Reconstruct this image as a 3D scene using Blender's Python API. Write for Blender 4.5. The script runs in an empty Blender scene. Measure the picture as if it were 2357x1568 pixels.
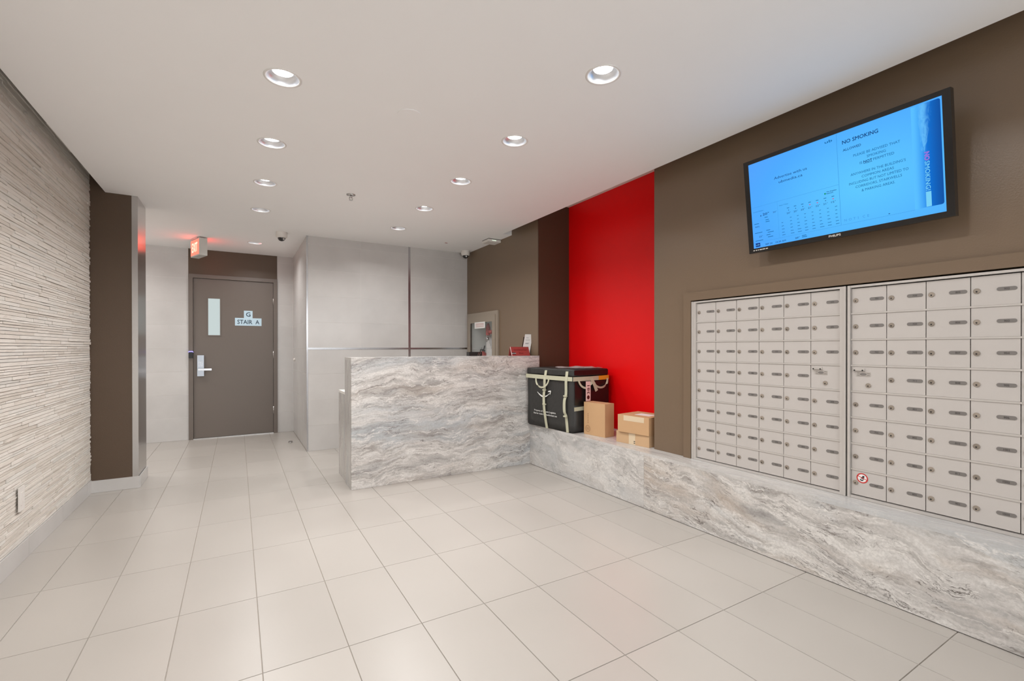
import bpy, bmesh, math, random
from mathutils import Matrix, Vector
R = random.Random(7)
SC = bpy.context.scene
COL = SC.collection
PI = math.pi

# ------------------------------------------------------------------ camera, world, exposure
cam_d = bpy.data.cameras.new('camera')
cam = bpy.data.objects.new('camera', cam_d)
COL.objects.link(cam)
CAMH = 1.22
yaw, pitch, roll = .5339, -.0034, -.001
fw = Vector((math.sin(yaw)*math.cos(pitch), math.cos(yaw)*math.cos(pitch), math.sin(pitch)))
rt = Vector((math.cos(yaw), -math.sin(yaw), 0))
up = rt.cross(fw)
r2 = rt*math.cos(roll)+up*math.sin(roll)
u2 = up*math.cos(roll)-rt*math.sin(roll)
cam.matrix_world = Matrix(((r2.x, u2.x, -fw.x, 0), (r2.y, u2.y, -fw.y, 0), (r2.z, u2.z, -fw.z, CAMH), (0, 0, 0, 1)))
cam_d.sensor_width = 36
cam_d.sensor_fit = 'HORIZONTAL'
cam_d.lens = 1068.66/2357*36
cam_d.shift_y = 20.7/2357
cam_d.clip_start = .02
SC.camera = cam
wd = bpy.data.worlds.new('world')
SC.world = wd
wd.use_nodes = True
wd.node_tree.nodes['Background'].inputs[0].default_value = (.97, .985, 1, 1)
wd.node_tree.nodes['Background'].inputs[1].default_value = 2.8
vs = SC.view_settings
vs.view_transform = 'Standard'
vs.look = 'None'
vs.gamma = 1
vs.use_curve_mapping = False
vs.exposure = 0.40
LAMP_W = 6.3
LAMP_COL = (1.0, .99, .98)

# ------------------------------------------------------------------ dimensions (metres, camera above the origin)
H = 2.548            # ceiling
HS = 2.79            # top of the side slots
XE, XC = 2.668, -.965  # edges of the dropped ceiling
XL = -1.07           # stone wall face
XW, XM, XR = 2.785, 2.815, 3.195
YP, YP2 = 5.163, 5.56
YB, YQ, XQ = 7.503, 5.947, .704
YPIER, YN = 4.15, 2.568
XB, BH = 2.652, .425
KX0, KX1, KY, KH = .837, 2.775, 4.12, 1.137
Y0 = -2.5

# ------------------------------------------------------------------ helpers
def lin(c):
    return tuple(((v/255)/12.92 if v/255 <= .04045 else ((v/255+.055)/1.055)**2.4) for v in c)

class N:
    """tiny node-tree helper"""
    def __init__(s, name):
        s.m = bpy.data.materials.new(name)
        s.m.use_nodes = True
        s.t = s.m.node_tree
        s.b = s.t.nodes['Principled BSDF']
    def n(s, typ, **kw):
        nd = s.t.nodes.new(typ)
        for k, v in kw.items():
            setattr(nd, k, v)
        return nd
    def l(s, a, b):
        s.t.links.new(a, b)
    def set(s, nd, i, v):
        if hasattr(v, 'node'):
            s.l(v, nd.inputs[i])
        else:
            nd.inputs[i].default_value = v
    def math(s, op, a, b=0.0, c=None):
        nd = s.n('ShaderNodeMath', operation=op)
        s.set(nd, 0, a)
        s.set(nd, 1, b)
        if c is not None:
            s.set(nd, 2, c)
        return nd.outputs[0]
    def noise(s, vec, scale, detail=3, rough=.5, dist=0):
        nd = s.n('ShaderNodeTexNoise')
        if vec is not None:
            s.l(vec, nd.inputs['Vector'])
        nd.inputs['Scale'].default_value = scale
        nd.inputs['Detail'].default_value = detail
        nd.inputs['Roughness'].default_value = rough
        nd.inputs['Distortion'].default_value = dist
        return nd
    def ramp(s, fac, stops, interp='LINEAR'):
        nd = s.n('ShaderNodeValToRGB')
        cr = nd.color_ramp
        cr.interpolation = interp
        while len(cr.elements) < len(stops):
            cr.elements.new(.5)
        for e, (p, c) in zip(cr.elements, stops):
            e.position = p
            e.color = (*c, 1) if len(c) == 3 else c
        s.l(fac, nd.inputs[0])
        return nd.outputs[0]
    def mix(s, f, a, b, mode='MIX'):
        nd = s.n('ShaderNodeMix', data_type='RGBA', blend_type=mode)
        s.set(nd, 0, f)
        for i, v in ((6, a), (7, b)):
            if isinstance(v, tuple):
                nd.inputs[i].default_value = (*v, 1) if len(v) == 3 else v
            else:
                s.l(v, nd.inputs[i])
        return nd.outputs[2]
    def bump(s, h, strength, dist=.01):
        nd = s.n('ShaderNodeBump')
        s.l(h, nd.inputs['Height'])
        nd.inputs['Strength'].default_value = strength
        nd.inputs['Distance'].default_value = dist
        s.l(nd.outputs[0], s.b.inputs['Normal'])
    def pos(s):
        return s.n('ShaderNodeNewGeometry').outputs['Position']
    def obj(s):
        return s.n('ShaderNodeTexCoord').outputs['Object']

MATS = {}
def mat(name, rgb, rough=.5, metal=0., spec=.5, bump=None, mottle=0., mscale=3., rand=0., coat=0.):
    """plain procedural paint / metal / plastic: slight mottling, fine relief"""
    if name in MATS:
        return MATS[name]
    k = N(name)
    c = lin(rgb)
    k.b.inputs['Base Color'].default_value = (*c, 1)
    k.b.inputs['Roughness'].default_value = rough
    k.b.inputs['Metallic'].default_value = metal
    k.b.inputs['Specular IOR Level'].default_value = spec
    k.b.inputs['Coat Weight'].default_value = coat
    if mottle or rand:
        base = None
        if mottle:
            nz = k.noise(k.pos(), mscale, 4, .6)
            f = k.math('MULTIPLY_ADD', nz.outputs[0], 2*mottle, 1-mottle)
            base = f
        if rand:
            oi = k.n('ShaderNodeObjectInfo')
            f = k.math('MULTIPLY_ADD', oi.outputs['Random'], 2*rand, 1-rand)
            base = f if base is None else k.math('MULTIPLY', base, f)
        cm = k.n('ShaderNodeCombineXYZ')
        for i in range(3):
            k.l(k.math('MULTIPLY', base, c[i]), cm.inputs[i])
        k.l(cm.outputs[0], k.b.inputs['Base Color'])
    if bump:
        nz = k.noise(k.pos(), bump[0], 2, .5)
        k.bump(nz.outputs[0], bump[1], bump[2] if len(bump) > 2 else .002)
    MATS[name] = k.m
    return k.m

def emit(name, rgb, strength=1.0):
    if name in MATS:
        return MATS[name]
    k = N(name)
    c = lin(rgb)
    k.b.inputs['Base Color'].default_value = (0, 0, 0, 1)
    k.b.inputs['Specular IOR Level'].default_value = .1
    k.b.inputs['Roughness'].default_value = .4
    k.b.inputs['Emission Color'].default_value = (*c, 1)
    k.b.inputs['Emission Strength'].default_value = strength
    MATS[name] = k.m
    return k.m

# --- mesh helpers
def bx(bm, x0, x1, y0, y1, z0, z1, mi=0):
    vs_ = [bm.verts.new((x, y, z)) for x in (x0, x1) for y in (y0, y1) for z in (z0, z1)]
    q = [(0, 1, 3, 2), (4, 6, 7, 5), (0, 4, 5, 1), (2, 3, 7, 6), (0, 2, 6, 4), (1, 5, 7, 3)]
    fs = []
    for f in q:
        fc = bm.faces.new([vs_[i] for i in f])
        fc.material_index = mi
        fs.append(fc)
    return vs_, fs

def bevel(bm, w, seg=2, verts=None):
    ed = [e for e in bm.edges if len(e.link_faces) == 2 and e.calc_face_angle(0) > .6]
    bmesh.ops.bevel(bm, geom=ed, offset=w, segments=seg, affect='EDGES', clamp_overlap=True)

def box_bm(x0, x1, y0, y1, z0, z1, bev=0, seg=2):
    bm = bmesh.new()
    bx(bm, x0, x1, y0, y1, z0, z1)
    if bev:
        bevel(bm, bev, seg)
    return bm

def lathe(bm, prof, n=24, c=(0, 0, 0), axis='Z', mi=0, cap=True):
    """prof: list of (r, h) along the axis"""
    def P(r, h, a):
        x, y = r*math.cos(a), r*math.sin(a)
        v = {'Z': (x, y, h), 'X': (h, x, y), 'Y': (x, h, y)}[axis]
        return (v[0]+c[0], v[1]+c[1], v[2]+c[2])
    rings = []
    for r, h in prof:
        rings.append([bm.verts.new(P(r, h, 2*PI*i/n)) for i in range(n)] if r > 1e-6 else [bm.verts.new(P(0, h, 0))])
    for A, B in zip(rings, rings[1:]):
        for i in range(n):
            j = (i+1) % n
            if len(A) == 1 and len(B) == 1:
                continue
            if len(A) == 1:
                vv = [A[0], B[j], B[i]]
            elif len(B) == 1:
                vv = [A[i], A[j], B[0]]
            else:
                vv = [A[i], A[j], B[j], B[i]]
            f = bm.faces.new(vv)
            f.material_index = mi
            f.smooth = True
    if cap:
        for rg in (rings[0], rings[-1]):
            if len(rg) > 2:
                f = bm.faces.new(rg)
                f.material_index = mi

def tube(bm, pts, r, n=8, mi=0, flat=None):
    """tube (or a flat band when flat=(width, thickness, widthdir)) along a polyline"""
    pts = [Vector(p) for p in pts]
    if flat and len(pts) > 3:      # smooth curve through the points
        sm = []
        for i in range(len(pts)-1):
            p0, p1, p2, p3 = pts[max(i-1, 0)], pts[i], pts[i+1], pts[min(i+2, len(pts)-1)]
            for q in range(4):
                t_ = q/4
                sm.append(.5*((2*p1)+(p2-p0)*t_+(2*p0-5*p1+4*p2-p3)*t_*t_+(3*p1-p0-3*p2+p3)*t_**3))
        pts = sm+[pts[-1]]
    rings = []
    for i, p in enumerate(pts):
        d = (pts[min(i+1, len(pts)-1)]-pts[max(i-1, 0)]).normalized()
        if flat:
            w, t, wd_ = flat
            a = Vector(wd_)
            a = (a-d*a.dot(d)).normalized()
            b = d.cross(a).normalized()
            ring = [p+a*sx*w/2+b*sy*t/2 for sx, sy in ((-1, -1), (1, -1), (1, 1), (-1, 1))]
        else:
            a = d.orthogonal().normalized() if abs(d.z) > .9 else Vector((0, 0, 1)).cross(d).normalized()
            b = d.cross(a).normalized()
            ring = [p+(a*math.cos(2*PI*k/n)+b*math.sin(2*PI*k/n))*r for k in range(n)]
        rings.append([bm.verts.new(v) for v in ring])
    for A, B in zip(rings, rings[1:]):
        m = len(A)
        for i in range(m):
            f = bm.faces.new([A[i], A[(i+1) % m], B[(i+1) % m], B[i]])
            f.material_index = mi
            f.smooth = not flat
    for rg in (rings[0], rings[-1]):
        f = bm.faces.new(rg)
        f.material_index = mi

def poly(bm, pts2, frame, t=0.0, mi=0, lift=0.0):
    """polygon in a plane frame (o, s, u); n = s x u; t extrudes along n"""
    o, s, u = (Vector(v) for v in frame)
    n = s.cross(u).normalized()
    A = [bm.verts.new(o+s*a+u*b+n*(lift+t)) for a, b in pts2]
    f = bm.faces.new(A)
    f.material_index = mi
    if t:
        B = [bm.verts.new(o+s*a+u*b+n*lift) for a, b in pts2]
        for i in range(len(A)):
            j = (i+1) % len(A)
            g = bm.faces.new([A[j], A[i], B[i], B[j]])
            g.material_index = mi

_TXT = {}
def text2d(s, font_bold=0.0):
    key = (s, font_bold)
    if key in _TXT:
        return _TXT[key]
    cu = bpy.data.curves.new('tmp', 'FONT')
    cu.body = s
    cu.size = 1
    cu.resolution_u = 2
    cu.offset = font_bold
    ob = bpy.data.objects.new('tmp', cu)
    COL.objects.link(ob)
    dg = bpy.context.evaluated_depsgraph_get()
    me = bpy.data.meshes.new_from_object(ob.evaluated_get(dg))
    vv = [(v.co.x, v.co.y) for v in me.vertices]
    ff = [tuple(p.vertices) for p in me.polygons]
    bpy.data.objects.remove(ob)
    bpy.data.curves.remove(cu)
    bpy.data.meshes.remove(me)
    _TXT[key] = (vv, ff)
    return vv, ff

def text(bm, s, frame, a0, b0, width=None, cap=None, mi=0, lift=.0005, align='L', rot=0, bold=0.0):
    """flat lettering; a0,b0 = left end of the baseline in the frame; width and/or cap height in metres"""
    vv, ff = text2d(s)
    xs = [v[0] for v in vv]
    w0 = max(xs)-min(xs)
    x0 = min(xs)
    capn = .72
    sx = width/w0 if width else cap/capn
    sy = cap/capn if cap else sx
    o, S, U = (Vector(v) for v in frame)
    n = S.cross(U).normalized()
    off = {'L': 0, 'C': -w0*sx/2, 'R': -w0*sx}[align]
    cr, sr = math.cos(rot), math.sin(rot)
    bd = bold*sx
    lf_ = lift
    for ddx, ddy in (((-bd, 0), (bd, 0), (0, bd), (0, -bd)) if bold else ((0, 0),)):      # heavier strokes: the letter set again a hair apart
        lift += .00006 if lf_ >= 0 else -.00006
        V = []
        for x, y in vv:
            p, q = (x-x0)*sx+off+ddx, y*sy+ddy
            V.append(bm.verts.new(o+S*(a0+p*cr-q*sr)+U*(b0+p*sr+q*cr)+n*lift))
        for f in ff:
            try:
                g = bm.faces.new([V[i] for i in f])
                g.normal_update()
                if g.normal.dot(n) < 0:
                    g.normal_flip()
                g.material_index = mi
            except ValueError:
                pass

def mesh_of(bm, name, mats, recalc=True):
    if recalc:
        bmesh.ops.recalc_face_normals(bm, faces=bm.faces[:])
    me = bpy.data.meshes.new(name)
    bm.to_mesh(me)
    bm.free()
    for m in (mats if isinstance(mats, (list, tuple)) else [mats]):
        me.materials.append(m)
    return me

def link(name, me, parent=None, loc=None):
    o = bpy.data.objects.new(name, me)
    COL.objects.link(o)
    if parent:
        o.parent = parent
    if loc is not None:
        o.location = loc
    return o

def obj(name, bm, mats, parent=None, loc=(0, 0, 0), recalc=True):
    """bm is in the parent's local coordinates"""
    return link(name, mesh_of(bm, name, mats, recalc), parent, loc)

def thing(name, label, cat, loc=(0, 0, 0), rz=0, group=None):
    o = bpy.data.objects.new(name, None)
    COL.objects.link(o)
    o.empty_display_size = .05
    o.location = loc
    o.rotation_euler = (0, 0, rz)
    return tag(o, label, cat, group)

def tag(o, label, cat, group=None):
    o['label'] = label
    o['category'] = cat
    if group:
        o['group'] = group
    return o

def struct(o):
    o['kind'] = 'structure'
    return o

# ------------------------------------------------------------------ materials
M_CEIL = mat('ceiling_paint', (246, 245, 244), .7, bump=(60, .05), mottle=.015)
M_BROWN = mat('brown_paint', (117, 98, 79), .33, spec=.5, bump=(170, .22, .002), mottle=.03)
M_SHADEBROWN = mat('shaded_brown_paint', (88, 71, 56), .38, spec=.4, bump=(170, .2, .002), mottle=.03)  # the brown paint again, weak frontal light put into its colour
M_RED = mat('red_paint', (240, 6, 12), .38, spec=.35, bump=(160, .12, .002))
M_WHITEPAINT = mat('white_paint', (228, 222, 215), .6)
M_GROUT = mat('floor_grout', (165, 156, 146), .8, bump=(300, .3))
M_WGROUT = mat('wall_grout', (236, 232, 227), .8)
M_STEEL = mat('brushed_steel', (196, 194, 192), .22, 1.0)
M_CHROME = mat('polished_steel', (186, 186, 188), .2, 1.0)
M_ALU = mat('aluminium', (205, 201, 197), .35, .85)
M_DOORMETAL = mat('grey_brown_door_paint', (108, 98, 90), .38, bump=(200, .1), mottle=.02)
M_BLACK = mat('black_plastic', (22, 21, 20), .35, bump=(400, .05))
M_BLACKGLOSS = mat('gloss_black_plastic', (30, 28, 27), .2, bump=(90, .12, .001))
M_DARKGAP = mat('dark_gap', (30, 27, 24), .8)
M_LOCK = mat('lock_cylinder_metal', (150, 139, 127), .5, .35, rand=.16)
M_KEYHOLE = mat('keyhole_black', (20, 16, 14), .5)
M_PLATE = mat('grey_number_plate', (124, 119, 115), .55, .2)
M_PLATEINK = mat('engraved_number_ink', (70, 66, 64), .6)
M_WHITEPL = mat('white_plastic', (224, 219, 213), .4)
M_PAPER = mat('white_paper', (232, 230, 228), .7, bump=(120, .05))
M_INK = mat('black_ink', (32, 30, 32), .6)
M_CARD = mat('corrugated_cardboard', (196, 157, 116), .75, bump=(220, .12), mottle=.05, mscale=6)
M_CARD2 = mat('pale_corrugated_cardboard', (198, 163, 125), .75, bump=(220, .12), mottle=.05, mscale=6)
M_TAPE = mat('beige_packing_tape', (216, 196, 166), .35)
M_CARDINK = mat('brown_print', (128, 92, 58), .7)
M_BAG = mat('black_woven_nylon', (48, 47, 45), .5, spec=.5, bump=(28, .35, .006), mottle=.12, mscale=9)
M_BAGGLOSS = mat('glossy_black_nylon', (26, 23, 23), .32, bump=(30, .3, .004))
M_WEB = mat('pale_grey_green_webbing', (186, 184, 160), .75, bump=(240, .3, .001), mottle=.05, mscale=30)
M_YELLOW = mat('yellow_webbing', (226, 164, 42), .7, bump=(240, .3, .001))
M_LABELPINK = mat('pinkish_white_label', (230, 205, 200), .5)
M_MAROON = mat('maroon_print', (74, 22, 20), .5)
M_SIGNBLUE = mat('pale_blue_sign_plate', (196, 222, 236), .45)
M_NAVY = mat('navy_lettering', (24, 52, 74), .5)
M_REDSIGN = mat('red_card', (150, 62, 58), .5)
M_DKRED = mat('dark_red_ink', (96, 16, 18), .5)
M_FIRERED = mat('fire_red_enamel', (170, 60, 54), .35)
M_STICKRED = mat('sticker_red', (196, 40, 38), .5)
M_CABWHITE = mat('cabinet_white_enamel', (214, 218, 215), .4)
M_FABHOSE = mat('white_canvas_hose', (224, 222, 220), .7, bump=(160, .2))
M_MAIL = mat('mailbox_champagne_enamel', (195, 189, 184), .36, .12, bump=(260, .04), mottle=.015, mscale=4)
M_RAIL = mat('mailbox_aluminium_rail', (206, 201, 196), .32, .45)
M_GLASS = None
M_CABP = mat('cabinet_taupe_enamel', (150, 138, 124), .4, bump=(200, .1))
k = N('clear_glass')
tr = k.n('ShaderNodeBsdfTransparent')
gl = k.n('ShaderNodeBsdfGlossy')
gl.inputs['Roughness'].default_value = .02
fz = k.n('ShaderNodeLayerWeight')
mx = k.n('ShaderNodeMixShader')
k.l(k.math('MULTIPLY_ADD', k.math('POWER', fz.outputs['Facing'], 3.0), .4, .03), mx.inputs[0])
k.l(tr.outputs[0], mx.inputs[1])
k.l(gl.outputs[0], mx.inputs[2])
k.l(mx.outputs[0], k.t.nodes['Material Output'].inputs['Surface'])
M_GLASS = k.m

def floor_tile_mat():
    k = N('porcelain_floor_tile')
    p = k.pos()
    n1 = k.noise(p, .9, 2, .5)
    oi = k.n('ShaderNodeObjectInfo')
    c = k.ramp(n1.outputs[0], [(.3, lin((172, 166, 159))), (.55, lin((177, 171, 164))), (.75, lin((181, 175, 168)))])
    v = k.math('MULTIPLY_ADD', oi.outputs['Random'], .05, .975)
    hs = k.n('ShaderNodeHueSaturation')
    k.l(v, hs.inputs['Value'])
    k.l(c, hs.inputs['Color'])
    k.l(hs.outputs[0], k.b.inputs['Base Color'])
    k.b.inputs['Roughness'].default_value = .30
    k.b.inputs['Specular IOR Level'].default_value = .6
    return k.m
M_FLOOR = floor_tile_mat()

def wall_tile_mat():
    k = N('pale_grey_wall_tile')
    p = k.pos()
    n1 = k.noise(p, 2.2, 5, .55)
    oi = k.n('ShaderNodeObjectInfo')
    c = k.ramp(n1.outputs[0], [(.3, lin((192, 189, 186))), (.7, lin((204, 201, 198)))])
    v = k.math('MULTIPLY_ADD', oi.outputs['Random'], .04, .98)
    hs = k.n('ShaderNodeHueSaturation')
    k.l(v, hs.inputs['Value'])
    k.l(c, hs.inputs['Color'])
    k.l(hs.outputs[0], k.b.inputs['Base Color'])
    k.b.inputs['Roughness'].default_value = .22
    k.b.inputs['Specular IOR Level'].default_value = .45
    return k.m
M_WTILE = wall_tile_mat()

def stone_mat(island):
    k = N('split_ledge_stone' + ('_joined' if island else ''))
    p = k.pos()
    mp = k.n('ShaderNodeMapping')
    mp.inputs['Scale'].default_value = (14, 14, 60)
    k.l(p, mp.inputs['Vector'])
    n1 = k.noise(mp.outputs[0], 1.0, 5, .65)
    if island:
        rnd = k.n('ShaderNodeNewGeometry').outputs['Random Per Island']
    else:
        rnd = k.n('ShaderNodeObjectInfo').outputs['Random']
    c1 = k.ramp(rnd, [(0, lin((206, 198, 188))), (.35, lin((216, 209, 200))), (.7, lin((221, 215, 207))), (1, lin((211, 207, 200)))])
    f = k.math('MULTIPLY_ADD', n1.outputs[0], .22, .89)
    hs = k.n('ShaderNodeHueSaturation')
    k.l(f, hs.inputs['Value'])
    k.l(c1, hs.inputs['Color'])
    k.l(hs.outputs[0], k.b.inputs['Base Color'])
    k.b.inputs['Roughness'].default_value = .85
    k.b.inputs['Specular IOR Level'].default_value = .2
    k.bump(n1.outputs[0], .5, .004)
    return k.m
M_STONE, M_STONEJ = stone_mat(False), stone_mat(True)

def marble(name, ax, slope, seed, warm=.5, dark=1.0, stretch=6.0, soft=0.0, blue=.7, fold=False):
    """veined stone: ax = (along, up) world axes; slope tilts the bands"""
    k = N(name)
    sp = k.n('ShaderNodeSeparateXYZ')
    k.l(k.pos(), sp.inputs[0])
    a, b = sp.outputs[ax[0]], sp.outputs[ax[1]]
    if fold:      # the pattern turns over the slab edge
        b = k.math('SUBTRACT', b, sp.outputs[2])
    c0 = k.n('ShaderNodeCombineXYZ')
    k.l(a, c0.inputs[0])
    k.l(b, c0.inputs[1])
    c0.inputs[2].default_value = seed
    P = c0.outputs[0]
    def chan(nz):
        q = k.n('ShaderNodeSeparateXYZ')
        k.l(nz.outputs['Color'], q.inputs[0])
        return q.outputs
    s1 = chan(k.noise(P, 1.3, 2, .5))
    s2 = chan(k.noise(P, 4.5, 4, .55))
    s3 = chan(k.noise(P, 14, 4, .6))
    s4 = chan(k.noise(P, 48, 3, .6))
    b2 = k.math('MULTIPLY_ADD', a, -slope, b)
    b2 = k.math('MULTIPLY_ADD', s1[0], .30, b2)
    b2 = k.math('MULTIPLY_ADD', s2[0], .095, b2)
    b2 = k.math('MULTIPLY_ADD', s3[0], .032, b2)
    b2 = k.math('MULTIPLY_ADD', s4[0], .012, b2)
    a2 = k.math('MULTIPLY_ADD', s1[1], .4, a)
    a2 = k.math('MULTIPLY_ADD', s2[1], .22, a2)
    a2 = k.math('MULTIPLY_ADD', s3[1], .05, a2)
    cs = k.n('ShaderNodeCombineXYZ')
    k.l(a2, cs.inputs[0])
    k.l(k.math('MULTIPLY', b2, stretch), cs.inputs[1])
    cs.inputs[2].default_value = seed*1.7
    S = cs.outputs[0]
    def off(v, d):
        nd = k.n('ShaderNodeVectorMath', operation='ADD')
        k.l(v, nd.inputs[0])
        nd.inputs[1].default_value = (d, d*1.3, d*.7)
        return nd.outputs[0]
    G = lambda v: (v, v, v)
    n1 = k.noise(S, 2.0, 10, .68)
    base = k.ramp(n1.outputs[0], [(.27, lin((148, 144, 141))), (.40, lin((190, 186, 182))), (.49, lin((212, 207, 202))),
                                  (.58, lin((230, 226, 221))), (.68, lin((204, 199, 193))), (.78, lin((170, 164, 158)))])
    nb = k.noise(off(S, 11), .75, 6, .6)
    base = k.mix(k.ramp(nb.outputs[0], [(.48, G(0)), (.66, G(blue))]), base, lin((178, 186, 192)))
    nt = k.noise(off(S, 23), .8, 7, .65)
    base = k.mix(k.ramp(nt.outputs[0], [(.50, G(0)), (.72, G(warm))]), base, lin((184, 160, 136)))
    ng = k.noise(off(S, 31), 4.5, 9, .74)
    base = k.mix(k.ramp(ng.outputs[0], [(.50, G(0)), (.66, G(.62*dark))]), base, lin((134, 124, 116)))
    nm = k.noise(P, 3.6, 5, .65)
    fm = k.ramp(nm.outputs[0], [(.44, G(0)), (.58, G(dark))])
    nw = k.noise(off(S, 41), 1.5, 8, .6)
    dw = k.math('ABSOLUTE', k.math('SUBTRACT', nw.outputs[0], .5))
    base = k.mix(k.ramp(dw, [(0, G(.8)), (.017, G(0))]), base, lin((240, 236, 230)))
    for d_, sc_, w_ in ((53, 1.3, .0075), (71, 2.4, .006)):
        nv = k.noise(off(S, d_), sc_, 9, .66)
        dv = k.math('ABSOLUTE', k.math('SUBTRACT', nv.outputs[0], .48))
        base = k.mix(k.math('MULTIPLY', k.ramp(dv, [(0, G(1)), (w_, G(0))]), fm), base, lin((84, 74, 68)))
    nsx = k.noise(off(S, 67), 13, 5, .65)
    base = k.mix(k.math('MULTIPLY', k.ramp(nsx.outputs[0], [(.62, G(0)), (.68, G(.8*dark))]), fm), base, lin((92, 84, 78)))
    nf = k.noise(P, 70, 4, .7)
    base = k.mix(k.ramp(nf.outputs[0], [(.40, G(.22)), (.60, G(0))]), base, lin((140, 134, 128)))
    if soft:
        base = k.mix(soft, base, lin((206, 203, 200)))
    hs = k.n('ShaderNodeHueSaturation')
    hs.inputs['Value'].default_value = .90
    hs.inputs['Saturation'].default_value = .92
    k.l(base, hs.inputs['Color'])
    k.l(hs.outputs[0], k.b.inputs['Base Color'])
    k.b.inputs['Roughness'].default_value = .2
    k.b.inputs['Specular IOR Level'].default_value = .4
    return k.m
M_MDESK = marble('marble_desk_front', (0, 2), .07, 3.1, warm=.45)
M_MEND = marble('marble_desk_end', (2, 1), 0.0, 7.3, warm=.3, stretch=9, soft=.35)
M_MTOP = marble('marble_bench_top', (1, 0), 0.0, 9.2, warm=.15, stretch=7, dark=.5, soft=.45, fold=True)
M_MBA = marble('marble_bench_far', (1, 2), .12, 15.7, warm=.3, dark=.7, stretch=2.4, soft=.2)
M_MBB = marble('marble_bench_near', (1, 2), .13, 21.4, warm=.75, stretch=4.5, blue=.8)

# ------------------------------------------------------------------ floor
fl = struct(obj('floor', box_bm(-2.3, 3.4, Y0, YB+.1, -.12, -.004), M_GROUT))
TX, TY, GX, GY = .3108, .617, .078, 1.972
tile_me = {}
def floor_tile(x0, x1, y0, y1):
    g = .0010
    key = (round(x1-x0, 3), round(y1-y0, 3))
    if key not in tile_me:
        w, d = key
        bm = bmesh.new()
        A = [bm.verts.new(v) for v in ((g, g, -.004), (w-g, g, -.004), (w-g, d-g, -.004), (g, d-g, -.004))]
        e = g+.0012
        B = [bm.verts.new(v) for v in ((e, e, 0), (w-e, e, 0), (w-e, d-e, 0), (e, d-e, 0))]
        bm.faces.new(B)
        for i in range(4):
            bm.faces.new([A[i], A[(i+1) % 4], B[(i+1) % 4], B[i]])
        tile_me[key] = mesh_of(bm, 'tile', M_FLOOR)
    o = link('tile', tile_me[key], fl, (x0, y0, 0))
    return o
ix0 = int(math.floor((-1.6-GX)/TX))
xs = [GX+TX*i for i in range(ix0, 9)]
ys = [GY+TY*j for j in range(-8, 10)]
for i, x in enumerate(xs):
    for y in ys:
        xa, xb, ya, yb = x, x+TX, y, y+TY
        xa, xb = max(xa, XL-.0 if ya < YP-.3 else -1.6), min(xb, XB+.012 if ya < KY else 2.7)
        ya, yb = max(ya, Y0), min(yb, YB)
        if xa > XQ-.02 and ya >= YQ:
            continue
        if xb > XQ and yb > YQ+.05 and xa > XQ-.1:
            yb = YQ+.01
        if xb-xa < .03 or yb-ya < .03:
            continue
        floor_tile(xa, xb, ya, yb)

# ------------------------------------------------------------------ ceiling with holes for the downlights
RIGHT_Y = [1.722+.8378*i for i in range(-1, 5)]
LEFT_Y = [6.685, 5.066, 4.222, 3.385, 2.541, 1.70, .86]
LIGHTS = [(1.535, y, 'R') for y in RIGHT_Y]+[(.195, y, 'L') for y in LEFT_Y]+[(-1.55, 6.08, 'C'), (-1.55, 6.92, 'C')]  # the C pair are unseen lamps added to brighten the far end
RO = .0735
bm = bmesh.new()
outl = [(XC, Y0), (XE, Y0), (XE, 4.714), (XW+.02, 4.714), (XW+.02, YB+.05), (-2.25, YB+.05), (-2.25, YP+.01), (XC, YP+.01)]
ov = [bm.verts.new((x, y, H)) for x, y in outl]
oe = [bm.edges.new((ov[i], ov[(i+1) % len(ov)])) for i in range(len(ov))]
hole_e = []
for x, y, _ in LIGHTS:
    hv = [bm.verts.new((x+RO*math.cos(2*PI*i/24), y+RO*math.sin(2*PI*i/24), H)) for i in range(24)]
    hole_e += [bm.edges.new((hv[i], hv[(i+1) % 24])) for i in range(24)]
bmesh.ops.triangle_fill(bm, edges=oe+hole_e, use_beauty=True, normal=(0, 0, -1))
for e in list(oe):
    a, b = e.verts
    c_, d_ = bm.verts.new((b.co.x, b.co.y, HS)), bm.verts.new((a.co.x, a.co.y, HS))
    bm.faces.new([a, b, c_, d_])
ceil = struct(obj('ceiling', bm, M_CEIL, recalc=False))
for p in ceil.data.polygons:
    pass
struct(obj('ceiling_slab', box_bm(-2.3, 3.4, Y0, YB+.15, HS, HS+.12), M_WHITEPAINT, ceil))

# ------------------------------------------------------------------ walls
bm = bmesh.new()
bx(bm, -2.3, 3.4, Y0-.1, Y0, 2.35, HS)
bx(bm, -2.3, 3.4, Y0-.1, Y0, 1.02, 1.42)  # band added out of view to darken the reflection in the steel strip
struct(obj('wall_front_with_added_band', bm, M_SHADEBROWN))
# right wall with the mailbox opening
MY0, MY1, MZ1 = .235, 2.212, 1.556
bm = bmesh.new()
bx(bm, XM, 3.35, Y0, YN, MZ1, HS)
bx(bm, XM, 3.35, MY1, YN, 0, MZ1)
bx(bm, XM, 3.35, Y0, MY0, 0, MZ1)
bx(bm, XM+.10, 3.35, MY0, MY1, 0, MZ1)
struct(obj('wall_right', bm, M_BROWN))
struct(obj('wall_niche', box_bm(XR, 3.35, YN, YPIER, 0, HS), M_RED))
struct(obj('wall_pier', box_bm(XW, 3.35, YPIER, YPIER+.012, 0, HS), mat('deep_shaded_brown_paint', (78, 60, 46), .38, spec=.4, bump=(170, .2, .002), mottle=.03)))  # same brown paint, the pier's shade darkened into the colour
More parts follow.
